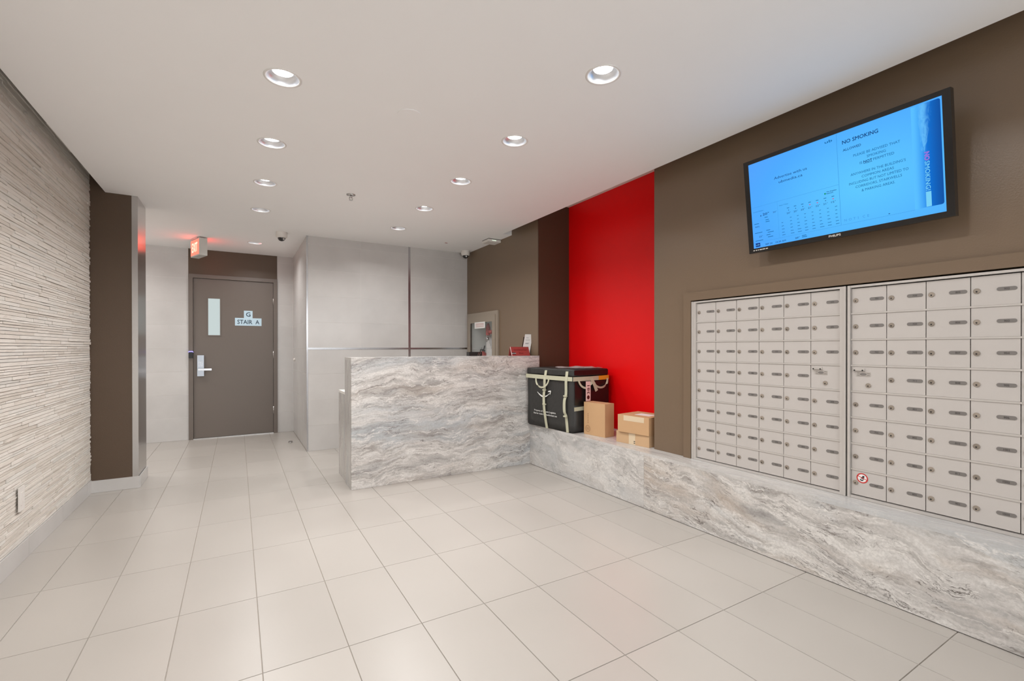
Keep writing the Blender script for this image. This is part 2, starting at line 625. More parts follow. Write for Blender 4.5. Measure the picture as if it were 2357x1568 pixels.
# wall beside the desk, with the fire cabinet opening
FY0, FY1, FZ0, FZ1 = 5.10, 5.80, .78, 1.60
bm = bmesh.new()
bx(bm, XW, 3.1, YPIER+.0125, FY0, 0, HS)
bx(bm, XW, 3.1, FY1, YQ+.05, 0, HS)
bx(bm, XW, 3.1, FY0, FY1, FZ1, HS)
bx(bm, XW, 3.1, FY0, FY1, 0, FZ0)
struct(obj('wall_desk', bm, M_BROWN))
# tiled walls: backing + tiles
def wtile(parent, org, sdir, w, h, t=.008):
    """one wall tile; org = lower corner on the backing, sdir = along; faces sdir x up"""
    s = Vector(sdir)
    n = s.cross(Vector((0, 0, 1)))
    bm = bmesh.new()
    g = .0006
    A = [(g, g), (w-g, g), (w-g, h-g), (g, h-g)]
    e = g+.0004
    t0 = t-.0010
    B = [(e, e), (w-e, e), (w-e, h-e), (e, h-e)]
    va = [bm.verts.new(s*a+Vector((0, 0, b))+n*t0) for a, b in A]
    vb = [bm.verts.new(s*a+Vector((0, 0, b))+n*t) for a, b in B]
    bm.faces.new(vb)
    for i in range(4):
        bm.faces.new([va[i], va[(i+1) % 4], vb[(i+1) % 4], vb[i]])
    return obj('wall_tile', bm, M_WTILE, parent, org, recalc=False)
def tile_rows(parent, ox, oy, sdir, length, zs, shift=0.0, W=.62, gaps=()):
    s = Vector(sdir)
    for r, (z0, z1) in enumerate(zs):
        x = -((r % 2)*shift)
        while x < length-.01:
            a, b = max(0, x), min(length, x+W)
            if b-a > .02:
                wtile(parent, (ox+s.x*a, oy+s.y*a, z0), sdir, b-a, z1-z0)
            x += W
ZROWS = [(0, .30), (.30, .605), (.605, .91), (.91, 1.215), (1.215, 1.53), (1.53, 1.838), (1.838, 2.15), (2.15, 2.452), (2.452, H+.03)]
t8 = .008
wr = struct(obj('wall_reception', box_bm(XQ+t8, XW, YQ+.0012, YQ+.15, 0, H+.05), M_WGROUT))
tile_rows(wr, XQ+.012, YQ+t8, (1, 0, 0), 1.93-XQ-.012, ZROWS, W=.61)
tile_rows(wr, 1.965, YQ+t8, (1, 0, 0), XW-1.965, ZROWS, W=.62)
wq = struct(obj('wall_return', box_bm(XQ+.0012, XQ+.15, YQ+.15, YB, 0, H+.05), M_WGROUT))
tile_rows(wq, XQ+t8, YB-.009, (0, -1, 0), YB-.009-YQ-.012, ZROWS, W=.62)
DX0, DX1, DZ = -.56, .496, 2.211
wb = struct(bpy.data.objects.new('wall_back', None))
COL.objects.link(wb)
bm = bmesh.new()
bx(bm, -2.25, DX0, YB+.0012, YB+.15, 0, H+.05)
bx(bm, DX1, XQ+.15, YB+.0012, YB+.15, 0, H+.05)
struct(obj('wall_backing', bm, M_WGROUT, wb))
struct(obj('wall_panel', box_bm(DX0, DX1, YB-.002, YB+.15, DZ, H+.05), M_SHADEBROWN, wb))
tile_rows(wb, -1.80, YB+t8, (1, 0, 0), DX0+1.80, ZROWS, W=.62)
tile_rows(wb, DX1, YB+t8, (1, 0, 0), XQ-DX1, ZROWS, W=.62)

struct(obj('wall_corridor', box_bm(-2.35, -2.25, YP2-.4, YB+.15, 0, HS), M_WHITEPAINT))
# steel trims on the reception wall
def trim(n, bm, m):
    return struct(obj('trim_%d' % n, bm, m))
trim(1, box_bm(XQ-.004, XQ+.012, YQ-.004, YQ+.012, 0, H), M_CHROME)
trim(2, box_bm(1.932, 1.963, YQ-.003, YQ+.008, 0, H), M_CHROME)
bm = bmesh.new()
bx(bm, XQ+.012, 1.932, YQ-.003, YQ+.007, 1.203, 1.225)
bx(bm, 1.963, XW, YQ-.003, YQ+.007, 1.203, 1.225)
trim(3, bm, M_CHROME)
# brown surround of the mailboxes
bm = bmesh.new()
bx(bm, XM-.022, XM, MY0-.06, MY1+.062, MZ1, 1.615)
bx(bm, XM-.022, XM, MY1, MY1+.062, BH, MZ1)
bevel(bm, .003, 1)
trim(4, bm, M_BROWN)

# left wall: stacked ledge stone
wl = struct(obj('wall_left', box_bm(XL-.13, XL-.012, Y0, YP, 0, HS), mat('stone_backing', (62, 55, 48), .9)))
def stone_proto(seed):
    rr = random.Random(seed)
    bm = bmesh.new()
    nx = 4
    F, B_ = [], []
    for j in range(2):
        F.append([bm.verts.new((.5+rr.uniform(-.1, .1)-(.0 if 0 < i < nx else .08), i/nx-.5, j-.5)) for i in range(nx+1)])
        B_.append([bm.verts.new((-.5, i/nx-.5, j-.5)) for i in range(nx+1)])
    for i in range(nx):
        bm.faces.new([F[0][i], F[0][i+1], F[1][i+1], F[1][i]])
        bm.faces.new([F[1][i], F[1][i+1], B_[1][i+1], B_[1][i]])
        bm.faces.new([B_[0][i], B_[0][i+1], F[0][i+1], F[0][i]])
    for i in (0, nx):
        bm.faces.new([F[0][i], F[1][i], B_[1][i], B_[0][i]])
    return mesh_of(bm, 'ledge_stone', M_STONE)
protos = [stone_proto(s) for s in range(6)]
stones = []
z = .112
while z < 2.74:
    h_ = R.choice((.0108, .0128, .0145, .016, .0178, .0205))
    y = Y0+R.uniform(0, .2)
    rowoff = R.uniform(-.002, .003)
    while y < YP-.004:
        L = R.uniform(.13, .56)
        y1 = min(y+L, YP-R.uniform(0, .014))
        if y1-y > .03:
            d = max(.0005, R.gauss(.0, .0021)+rowoff*.6+.003)
            stones.append((y, y1, z, h_, d))
        y = y+L
    z += h_+.0025
def dist(s):
    cy, cz = (s[0]+s[1])/2, s[2]
    vis = cy > 3.12+abs(cz-CAMH)*.0 and abs(cz-CAMH) < (cy*.861-XL*.0)*.9
    dd = math.sqrt(XL*XL+cy*cy+(cz-CAMH)**2)
    return ((0 if vis else 1), dd-(s[1]-s[0])*2)
stones.sort(key=dist)
for i, (a, b, zz, h_, d) in enumerate(stones[:300]):
    o = link('ledge_stone', protos[i % 6], wl)
    dep = .016+d
    o.scale = (dep, b-a-.0012, h_)
    o.location = (XL-.014+dep/2, (a+b)/2, zz+h_/2)
bm = bmesh.new()
for i, (a, b, zz, h_, d) in enumerate(stones[300:]):
    dep = .016+d
    x0_, x1_ = XL-.014, XL-.014+dep
    nx = 3 if b > 2.8 else 1
    ya, yb = a+.0006, b-.0006
    F = [[bm.verts.new((x1_+R.uniform(-.0012, .0012), ya+(yb-ya)*i_/nx, zz+h_*j)) for i_ in range(nx+1)] for j in (0, 1)]
    Bk = [[bm.verts.new((x0_, ya+(yb-ya)*i_/nx, zz+h_*j)) for i_ in (0, nx)] for j in (0, 1)]
    for i_ in range(nx):
        bm.faces.new([F[0][i_], F[0][i_+1], F[1][i_+1], F[1][i_]])
    bm.faces.new([F[1][i_] for i_ in range(nx+1)]+[Bk[1][1], Bk[1][0]])
    bm.faces.new([F[0][i_] for i_ in range(nx, -1, -1)]+[Bk[0][0], Bk[0][1]])
    bm.faces.new([F[0][0], F[1][0], Bk[1][0], Bk[0][0]])
    bm.faces.new([F[1][nx], F[0][nx], Bk[0][1], Bk[1][1]])
o = obj('ledge_stonework', bm, M_STONEJ, wl)
o['kind'] = 'stuff'
# baseboards
bl = struct(obj('baseboard_left', box_bm(XL-.012, XL+.002, Y0, YP, 0, .106), M_WGROUT))
y = Y0
for yb in [3.175-.617*k for k in range(9, -1, -1)]+[3.792, 4.41, 5.03, YP-.001]:
    if yb-y > .03:
        wtile_o = obj('baseboard_tile', box_bm(XL+.002, XL+.011, y+.001, yb-.001, 0.001, .108, .001, 1), M_WTILE, bl)
    y = yb
# pillar
pl = struct(obj('pillar', box_bm(-1.6, -.752, YP+.004, YP2, 0, HS), M_WHITEPAINT))
struct(obj('painted_face', box_bm(-1.07, -.790, YP, YP+.006, .10, HS), M_SHADEBROWN, pl))
bm = bmesh.new()
bx(bm, -.790, -.748, YP-.003, YP+.006, .10, H+.02)
bx(bm, -.752, -.748, YP+.006, YP2+.003, .10, H+.02)
struct(obj('steel_cladding', bm, M_STEEL, pl))
bp = struct(obj('baseboard_pillar', box_bm(-1.068, -.742, YP-.011, YP-.001, .001, .102, .001, 1), M_WTILE))
obj('baseboard_tile', box_bm(-.745, -.735, YP-.001, YP2, .001, .102, .001, 1), M_WTILE, bp)

# ------------------------------------------------------------------ stair door
d1 = struct(bpy.data.objects.new('door_1', None))
COL.objects.link(d1)
d1.location = (0, YB, 0)
bm = bmesh.new()
bx(bm, DX0, DX0+.05, -.02, .10, 0, DZ)
bx(bm, DX1-.05, DX1, -.02, .10, 0, DZ)
bx(bm, DX0+.05, DX1-.05, -.02, .10, DZ-.05, DZ)
bevel(bm, .003, 1)
obj('door_frame', bm, M_DOORMETAL, d1)
LX0, LX1, LZ1 = DX0+.053, DX1-.053, DZ-.053
WX0, WX1, WZ0, WZ1 = -.341, -.206, 1.398, 1.895
bm = bmesh.new()
bx(bm, LX0, WX0, .004, .045, .012, LZ1)
bx(bm, WX1, LX1, .004, .045, .012, LZ1)
bx(bm, WX0, WX1, .004, .045, .012, WZ0)
bx(bm, WX0, WX1, .004, .045, WZ1, LZ1)
leaf = obj('door_leaf', bm, M_DOORMETAL, d1)
bm = bmesh.new()
e = .014
for a in ((WX0-e, WX0, WZ0-e, WZ1+e), (WX1, WX1+e, WZ0-e, WZ1+e), (WX0, WX1, WZ0-e, WZ0), (WX0, WX1, WZ1, WZ1+e)):
    bx(bm, a[0], a[1], -.002, .006, a[2], a[3])
obj('glazing_bead', bm, M_DOORMETAL, leaf)
obj('window_pane', box_bm(WX0, WX1, .014, .024, WZ0, WZ1), emit('lit_stairwell_pane', (202, 214, 213), .74), leaf)
for hz in (1.90, 1.13, .33):
    bm = bmesh.new()
    lathe(bm, [(.008, hz-.055), (.008, hz+.055)], 10, (DX1-.051, -.010, 0))
    obj('hinge', bm, M_STEEL, d1)
obj('threshold', box_bm(DX0+.05, DX1-.05, -.015, .06, 0.0005, .010), M_STEEL, d1)
bm = bmesh.new()
SX = (1, 0, 0)
UZ = (0, 0, 1)
bx(bm, .078, .184, -.0005, .004, 1.642, 1.745, 0)
bx(bm, -.030, .295, -.0005, .004, 1.535, 1.642, 0)
sg = obj('sign_plate', bm, M_SIGNBLUE, d1)
bm = bmesh.new()
fr = ((0, -.0005, 0), SX, UZ)
text(bm, 'G', fr, .131, 1.664, cap=.062, align='C', bold=.012)
text(bm, 'STAIR  A', fr, .133, 1.559, width=.268, cap=.060, align='C', bold=.012)
obj('lettering', bm, M_NAVY, sg, recalc=False)
obj('light_leak_backing', box_bm(DX0+.01, DX1-.01, .10, .14, 0, DZ), M_DARKGAP, d1)  # dark board added behind the door to stop light leaking round the leaf
# lock with keypad and lever
bm = bmesh.new()
bx(bm, -.464, -.389, -.026, .004, .845, 1.125)
bevel(bm, .012, 3)
lk = obj('lock_plate', bm, mat('satin_blue_grey_metal', (176, 182, 190), .3, .8), d1)
bm = bmesh.new()
for i in range(3):
    for j in range(4):
        lathe(bm, [(.0052, -.029), (.0052, -.026)], 8, (-.444+.017*i, 0, 1.035-.017*j), 'Y')
obj('keypad', bm, M_CHROME, lk)
bm = bmesh.new()
lathe(bm, [(.014, -.065), (.014, -.026)], 12, (-.440, 0, .934), 'Y')
bx(bm, -.450, -.300, -.078, -.060, .922, .948)
bevel(bm, .004, 2)
obj('lever', bm, M_CHROME, lk)

# card reader on the door frame
cr = thing('card_reader', 'black card reader with glowing blue top on the door frame', 'card reader', (DX0+.027, YB-.02, 1.090))
obj('body', box_bm(-.025, .025, -.022, 0, 0, .078, .004, 2), M_BLACK, cr)
bm = bmesh.new()
tube(bm, [(-.025, -.014, .074), (-.019, -.014, .086), (.019, -.014, .086), (.025, -.014, .074)], .0045, 8)
obj('light_bar', bm, emit('blue_led', (150, 140, 255), 2.2), cr)

# ------------------------------------------------------------------ reception desk
dk = thing('reception_desk', 'grey veined marble reception desk with raised ledge', 'desk', (KX0, KY, 0))
def lb(x0, x1, y0, y1, z0, z1, b=.0015):
    return box_bm(x0-KX0, x1-KX0, y0-KY, y1-KY, z0, z1, b, 1)
obj('front_panel', lb(KX0, KX1, KY, KY+.02, .001, KH-.02), M_MDESK, dk)
obj('ledge_top', lb(KX0, KX1, KY, KY+.28, KH-.02, KH), M_MDESK, dk)
obj('end_panel', lb(KX0, KX0+.02, KY+.02, KY+.28, .001, KH-.02), M_MEND, dk)
obj('back_panel', lb(KX0+.02, KX1, KY+.26, KY+.28, .001, KH-.02), M_WHITEPL, dk)
obj('low_end_panel', lb(KX0+.012, KX0+.034, KY+.28, 4.76, .001, .792), M_MEND, dk)
obj('worktop', lb(KX0+.012, KX1, KY+.28, 4.76, .792, .814), mat('white_worktop', (226, 222, 216), .4), dk)
obj('cupboard', lb(KX0+.034, KX1, KY+.28, 4.70, .001, .792), M_WHITEPL, dk)

# ------------------------------------------------------------------ bench under the mailboxes
JY = 2.522
be = thing('marble_bench', 'long low veined marble bench under the mailboxes', 'bench', (XB, JY, 0))
def bb(x0, x1, y0, y1, z0, z1, b=.0012):
    return box_bm(x0-XB, x1-XB, y0-JY, y1-JY, z0, z1, b, 1)
obj('front_panel', bb(XB, XB+.02, JY+.0008, KY-.002, .004, BH-.02), M_MBA, be)
obj('front_panel', bb(XB, XB+.02, -1.2, JY-.0008, .004, BH-.02), M_MBB, be)
obj('bench_top', bb(XB, XR-.001, YN+.001, KY-.002, BH-.02, BH), M_MTOP, be)
obj('bench_top', bb(XB, XM-.001, -1.2, YN-.001, BH-.02, BH), M_MTOP, be)
obj('base', bb(XB+.02, XM-.002, -1.18, KY-.002, .004, BH-.02), M_DARKGAP, be)

# ------------------------------------------------------------------ mailboxes
ZR = [.439+.1372*i for i in range(9)]
def mailbox_unit(name, label, y_left, pitch, nums, master, yA, yB):
    """y_left: first door edge (door 0 is farthest from the camera); frame spans yA (near) .. yB (far)"""
    t = thing(name, label, 'mailbox', (XM, (yA+yB)/2, BH), group='apartment mailbox panels')
    oy, oz = (yA+yB)/2, BH
    def L(bm_):
        bmesh.ops.translate(bm_, verts=bm_.verts[:], vec=(-XM, -oy, -oz))
        return bm_
    y_right = y_left-6*pitch
    zt = 1.548
    bm = bmesh.new()
    bx(bm, XM-.014, XM+.05, y_left, yB, BH+.001, zt)          # far stile
    bx(bm, XM-.018, XM-.012, yB-.012, yB, BH+.001, zt)
    bx(bm, XM-.014, XM+.05, yA, y_right, BH+.001, zt)         # near stile
    bx(bm, XM-.018, XM-.012, yA, yA+.010, BH+.001, zt)
    bx(bm, XM-.014, XM+.05, y_right, y_left, ZR[8], zt)       # head
    bx(bm, XM-.014, XM+.05, y_right, y_left, BH+.001, ZR[0])  # sill
    obj('frame', L(bm), M_RAIL, t)
    obj('back_box', L(box_bm(XM+.02, XM+.095, y_right, y_left, ZR[0], ZR[8])), M_DARKGAP, t)
    for i in range(1, 8):
        obj('rail', L(box_bm(XM-.006, XM+.03, y_right, y_left, ZR[i]-.004, ZR[i]+.004, .0015, 1)), M_RAIL, t)
    for cidx in range(6):
        for r in range(8):
            ya = y_left-pitch*cidx-.0016
            yb = y_left-pitch*(cidx+1)+.0016
            z1, z0 = ZR[8-r]-.0045, ZR[7-r]+.0045
            bm = bmesh.new()
            bx(bm, XM-.002, XM+.018, yb, ya, z0, z1)
            door = obj('mailbox_door', L(bm), M_MAIL, t)
            w = ya-yb
            f = ((XM-.002, ya, z0), (0, -1, 0), (0, 0, 1))    # s to the right, u up
            zc = (z1-z0)*.52
            lr = R.uniform(.9, 1.1)
            if (cidx, r) == master:
                bm = bmesh.new()
                bx(bm, XM-.012, XM-.002, ya-w*.40, ya-w*.06, z0+(z1-z0)*.83, z0+(z1-z0)*.92)
                bevel(bm, .002, 1)
                obj('pull_handle', L(bm), M_RAIL, door)
                bm = bmesh.new()
                for q in (.11, .35):
                    lathe(bm, [(.004, XM-.0135), (.004, XM-.011)], 8, (0, ya-w*q, z0+(z1-z0)*.845), 'X')
                obj('screw', L(bm), M_KEYHOLE, door)
                bm = bmesh.new()
                bx(bm, XM-.004, XM-.0015, ya-w*.56, ya-w*.14, z0+(z1-z0)*.60, z0+(z1-z0)*.77)
                poly(bm, [(w*(.35+.10*math.cos(q*PI/8)), (z1-z0)*(.685+.055*math.sin(q*PI/8))) for q in range(16)], f, .0006, 1, .0022)
                for u_ in (.64, .72):
                    for v_ in (.17, .46):
                        poly(bm, [(w*v_, (z1-z0)*u_), (w*(v_+.08), (z1-z0)*u_), (w*(v_+.08), (z1-z0)*(u_+.02)), (w*v_, (z1-z0)*(u_+.02))], f, .0005, 1, .0022)
                obj('label_plate', L(bm), [M_ALU, M_PLATE], door)
                lc = (ya-w*.50, z0+(z1-z0)*.24)
                lr = 1.0
            else:
                lc = (ya-w*.125, z0+zc-.002)
            bm = bmesh.new()
            lathe(bm, [(.0118, XM-.0015), (.0118, XM-.0055), (.0102, XM-.0075), (0, XM-.0078)], 16, (0, lc[0], lc[1]), 'X')
            lathe(bm, [(.0034, XM-.0076), (.0034, XM-.0083), (0, XM-.0083)], 8, (0, lc[0], lc[1]-.003), 'X', 1)
            for f_ in bm.faces:
                f_.smooth = False
            obj('lock', L(bm), [M_LOCK, M_KEYHOLE], door)
            if (cidx, r) != master:
                pw, ph = .062, .0165
                cx_, cz_ = w*.735, zc
                pts = []
                for q in range(7):
                    an = -PI/2+PI*q/6
                    pts.append((cx_+pw/2-ph/2+ph/2*math.cos(an), cz_+ph/2*math.sin(an)))
                for q in range(7):
                    an = PI/2+PI*q/6
                    pts.append((cx_-pw/2+ph/2+ph/2*math.cos(an), cz_+ph/2*math.sin(an)))
                bm = bmesh.new()
                poly(bm, pts, f, .0016, 0)
                nb = nums[cidx][r if (cidx != master[0] or r < master[1]) else r-1]
                text(bm, nb, f, cx_, cz_-.0042, cap=.0085, align='C', mi=1, lift=.0019, bold=.01)
                obj('number_plate', L(bm), [M_PLATE, M_PLATEINK], door)
    return t
N1 = [['209', '210', '211', '301', '302', '303', '304', '305'], ['306', '307', '308', '309', '310', '311', '401', '402'],
      ['403', '404', '405', '406', '407', '408', '409', '410'], ['411', '501', '502', '503', '504', '505', '506', '507'],
      ['508', '509', '510', '511', '601', '602', '603', '604'], ['605', '606', '607', '608', '609', '610', '611']]
N2 = [['701', '702', '703', '704', '705', '706', '707'], ['708', '709', '710', '711', '801', '802', '803', '804'],
      ['805', '806', '807', '808', '809', '810', '811', '901'], ['902', '903', '904', '905', '906', '1001', '1002', '1003'],
      ['1004', '1005', '1006', '1101', '1102', '1103', '1104', '1105'], ['1106', '1201', '1202', '1203', '1204', '1205', '1206', 'PH1']]
mailbox_unit('mailbox_panel', 'metal mailbox panel beside the red niche, mailboxes 209 to 611', 2.175, .1528, N1, (5, 3), 1.228, 2.208)
mb2 = mailbox_unit('mailbox_panel', 'metal mailbox panel farther from the red niche, with a no flyers sticker', 1.208, .1555, N2, (0, 3), .245, 1.220)
# no-flyers sticker
st = thing('sticker', 'round red and white no flyers sticker on mailbox 707', 'sticker', (XM-.0025, 1.157, ZR[1]-.040))
f = ((0, 0, 0), (0, -1, 0), (0, 0, 1))
bm = bmesh.new()
poly(bm, [(.0255*math.cos(a*PI/14), .0255*math.sin(a*PI/14)) for a in range(28)], f, .0004, 0)
obj('disc', bm, M_PAPER, st)
bm = bmesh.new()
for a in range(28):
    a0, a1 = a*PI/14, (a+1)*PI/14
    poly(bm, [(.026*math.cos(a0), .026*math.sin(a0)), (.026*math.cos(a1), .026*math.sin(a1)), (.0205*math.cos(a1), .0205*math.sin(a1)), (.0205*math.cos(a0), .0205*math.sin(a0))], f, 0, 0, .0009)
poly(bm, [(-.0208, .0075), (-.0198, .0105), (.0208, -.0045), (.0198, -.0075)], f, 0, 0, .0009)
obj('ban_ring', bm, M_STICKRED, st)
bm = bmesh.new()
poly(bm, [(-.001, .006), (.008, .003), (.011, .011), (.003, .014)], f, 0, 0, .0007)
poly(bm, [(-.009, -.005), (-.001, -.009), (.007, -.004), (.004, -.013), (-.005, -.015), (-.011, -.010)], f, 0, 0, .0007)
poly(bm, [(-.006, -.002), (.006, -.005), (.008, .003), (-.003, .006)], f, 0, 0, .0007)
obj('pictogram', bm, M_INK, st)

# ------------------------------------------------------------------ wall television
tq = (2.67, 1.2366, 2.0666, .9548, .5475, .1146, .0124, -.0022)
tv = thing('television', 'wall mounted black flat television showing a blue notice', 'television', tq[:3])
yw, ti = tq[6], tq[5]
S_ = Vector((-math.sin(yw), -math.cos(yw), 0))
n0 = Vector((-math.cos(yw), math.sin(yw), 0))
U_ = Vector((0, 0, 1))*math.cos(ti)+n0*math.sin(ti)
Nn = S_.cross(U_)          # out of the screen, toward the room
if Nn.dot(n0) < 0:
    Nn = -Nn
def tvm(bm):
    """local (s, u, n) -> tv space"""
    for v in bm.verts:
        v.co = S_*v.co.x+U_*v.co.y+Nn*v.co.z
    return bm
W2, H2 = tq[3]/2, tq[4]/2
SL, SR, SB, ST = -.4475, .4480, -.2472, .2510
bm = bmesh.new()
bx(bm, -W2, SL, -H2, H2, -.035, .0)
bx(bm, SR, W2, -H2, H2, -.035, .0)
bx(bm, SL, SR, -H2, SB, -.035, .0)
bx(bm, SL, SR, ST, H2, -.035, .0)
obj('bezel', tvm(bm), M_BLACKGLOSS, tv)
bm = bmesh.new()
A = [(-W2+.01, -H2+.01, -.035), (W2-.01, -H2+.01, -.035), (W2-.01, H2-.01, -.035), (-W2+.01, H2-.01, -.035)]
B_ = [(-W2+.16, -H2+.1, -.072), (W2-.16, -H2+.1, -.072), (W2-.16, H2-.1, -.072), (-W2+.16, H2-.1, -.072)]
va = [bm.verts.new(v) for v in A]
vb = [bm.verts.new(v) for v in B_]
bm.faces.new(va)
bm.faces.new(vb[::-1])
for i in range(4):
    bm.faces.new([va[i], va[(i+1) % 4], vb[(i+1) % 4], vb[i]])
obj('back_shell', tvm(bm), M_BLACK, tv)
bm = bmesh.new()
bx(bm, XM-2.67-.022, XM-2.67, -.16, .16, -.13, .13)
bx(bm, .04, XM-2.67-.02, -.13, -.10, -.11, .11)
bx(bm, .04, XM-2.67-.02, .10, .13, -.11, .11)
obj('wall_bracket', bm, M_BLACK, tv)
# screen: emissive flat picture with procedural tint
def screen_mat():
    k = N('screen_blue')
    sp = k.n('ShaderNodeSeparateXYZ')
    k.l(k.n('ShaderNodeUVMap').outputs[0], sp.inputs[0])
    dx = k.math('SUBTRACT', sp.outputs[0], .66)
    dy = k.math('SUBTRACT', sp.outputs[1], .42)
    d = k.math('SQRT', k.math('ADD', k.math('MULTIPLY', dx, dx), k.math('MULTIPLY', k.math('MULTIPLY', dy, dy), .8)))
    c = k.ramp(d, [(0, lin((93, 201, 255))), (.28, lin((86, 188, 255))), (.6, lin((76, 170, 255))), (.9, lin((82, 160, 255)))])
    k.b.inputs['Base Color'].default_value = (0, 0, 0, 1)
    k.b.inputs['Roughness'].default_value = .25
    k.b.inputs['Specular IOR Level'].default_value = .2
    k.l(c, k.b.inputs['Emission Color'])
    k.b.inputs['Emission Strength'].default_value = .76
    return k.m
def smoke_mat():
    k = N('screen_smoking_picture')
    sp = k.n('ShaderNodeSeparateXYZ')
    uv = k.n('ShaderNodeUVMap').outputs[0]
    k.l(uv, sp.inputs[0])
    u, v = sp.outputs[0], sp.outputs[1]
    c = k.ramp(u, [(0, lin((89, 192, 255))), (.10, lin((86, 188, 255))), (.32, lin((60, 160, 245))), (.52, lin((0, 112, 212))), (.8, lin((0, 92, 182))), (1, lin((0, 78, 160)))])
    mp = k.n('ShaderNodeMapping')
    mp.inputs['Scale'].default_value = (1.2, 2.2, 1)
    k.l(uv, mp.inputs['Vector'])
    nz = k.noise(mp.outputs[0], 3, 5, .6, 1.5)
    cen = k.math('MULTIPLY_ADD', nz.outputs[0], .5, .17)
    wv = k.math('MULTIPLY_ADD', v, .38, -.12)
    dd = k.math('DIVIDE', k.math('ABSOLUTE', k.math('SUBTRACT', u, cen)), k.math('MAXIMUM', wv, .03))
    f1 = k.ramp(dd, [(0, (.7, .7, .7)), (1, (0, 0, 0))])
    f2 = k.ramp(v, [(.53, (0, 0, 0)), (.56, (1, 1, 1))])
    c = k.mix(k.math('MULTIPLY', f1, f2), c, lin((110, 200, 255)))
    k.b.inputs['Base Color'].default_value = (0, 0, 0, 1)
    k.b.inputs['Roughness'].default_value = .25
    k.b.inputs['Specular IOR Level'].default_value = .2
    k.l(c, k.b.inputs['Emission Color'])
    k.b.inputs['Emission Strength'].default_value = .76
    return k.m
def quad_uv(name, s0, s1, t0, t1, n, m, parent, rnd=0):
    me = bpy.data.meshes.new(name)
    pts = [(s0, t0), (s1, t0), (s1, t1), (s0, t1)]
    if rnd:
        pts = [(s0, t0), (s1-rnd, t0), (s1-rnd*.3, t0+rnd*.3), (s1, t0+rnd), (s1, t1-rnd), (s1-rnd*.3, t1-rnd*.3), (s1-rnd, t1), (s0, t1)]
    me.from_pydata([S_*a+U_*b+Nn*n for a, b in pts], [], [tuple(range(len(pts)))])
    uvl = me.uv_layers.new(name='UVMap')
    for i, lp in enumerate(me.loops):
        a, b = pts[lp.vertex_index]
        uvl.data[i].uv = ((a-s0)/(s1-s0), (b-t0)/(t1-t0))
    me.materials.append(m)
    return link(name, me, parent)
scr = quad_uv('screen', SL, SR, SB, ST, -.002, screen_mat(), tv)
quad_uv('screen_picture', .338, .4415, -.212, .2445, -.0016, smoke_mat(), scr, .008)
E_INK = emit('screen_navy_ink', (10, 62, 122), .72)
E_INK2 = emit('screen_teal_ink', (18, 100, 160), .72)
E_LINE = emit('screen_faint_line', (66, 156, 232), .72)
E_LIGHT = emit('screen_light_letters', (122, 212, 252), .72)
E_PINK = emit('screen_pink_block', (156, 118, 224), .72)
E_GREEN = emit('screen_green_mark', (20, 150, 110), .72)
E_REDM = emit('screen_red_mark', (200, 90, 150), .72)
F = (Vector((0, 0, 0)), S_, U_)
SGN = 1 if S_.cross(U_).dot(Nn) > 0 else -1
ZL = -.0012
def stext(bm, s, a, b, a2=None, cap=None, mi=0, bold=0.0, **kw):
    text(bm, s, F, a, b, width=(a2-a if a2 is not None else None), cap=cap, mi=mi, lift=ZL*SGN, bold=bold, **kw)
def srect(bm, a0, a1, b0, b1, mi=0, z=ZL):
    poly(bm, [(a0, b0), (a1, b0), (a1, b1), (a0, b1)], F, 0, mi, z*SGN)
bm = bmesh.new()
stext(bm, 'NO SMOKING', .0568, .1870, .2110, .0185, bold=.016)
stext(bm, 'ALLOWED', .0580, .1510, .1380, .0120, bold=.008)
stext(bm, 'NOT', .1450, .0640, .1815, .0125, bold=.022)
srect(bm, .1450, .1815, .0605, .0622)
stext(bm, 'Advertise with us', -.2984, .1205, -.1186, .0150)
stext(bm, 'ubmedia.ca', -.2733, .0930, -.1430, .0150)
for a, s in ((-.3745, 'SEP 24'), (-.3125, '10:30 AM')):
    stext(bm, s, a, -.2385, a+(.042 if s[0] == 'S' else .058), .0095, bold=.006)
stext(bm, '20°', -.2020, -.2370, -.1780, .0090, bold=.01)
stext(bm, '20°', -.3790, -.0640, -.3410, .0130, bold=.01)
stext(bm, '20°', -.3180, -.0640, -.2960, .0085)
stext(bm, '84%', -.4290, -.1260, -.4030, .0085)
stext(bm, '22°', -.4100, -.1870, -.3860, .0095)
tmp = ['20°', '20°', '20°', '21°', '22°', '21°', '15°']
for i, s in enumerate(tmp):
    stext(bm, s, -.2400+i*.0385, -.0900, -.2180+i*.0385, .0095)
stext(bm, 'The Weather', -.0290, -.0300, .0200, .0056, bold=.02)
stext(bm, 'Network', -.0290, -.0385, .0030, .0056, bold=.02)
obj('screen_lettering', bm, E_INK, scr, recalc=False)
bm = bmesh.new()
for s, a, a2, b in (('PLEASE BE ADVISED THAT', .1031, .2945, .1090), ('SMOKING', .1600, .2375, .0868), ('IS', .1290, .1395, .0640), ('PERMITTED', .1860, .2700, .0640),
                    ('ANYWHERE IN THE BUILDING\u2019S', .0865, .3122, .0185), ('COMMON AREAS', .1337, .2660, -.0030), ('INCLUDING BUT NOT LIMITED TO', .0775, .3210, -.0250),
                    ('CORRIDORS, STAIRWELLS', .1050, .2955, -.0470), ('& PARKING AREAS.', .1306, .2680, -.0700)):
    stext(bm, s, a, b, a2, .0125)
stext(bm, 'ub', -.0235, .2205, .0120, .0130, bold=.01)
stext(bm, 'Current Weather', -.4360, -.0360, -.3720, .0058)
stext(bm, 'Next 7 Days', -.2790, -.0350, -.2290, .0058)
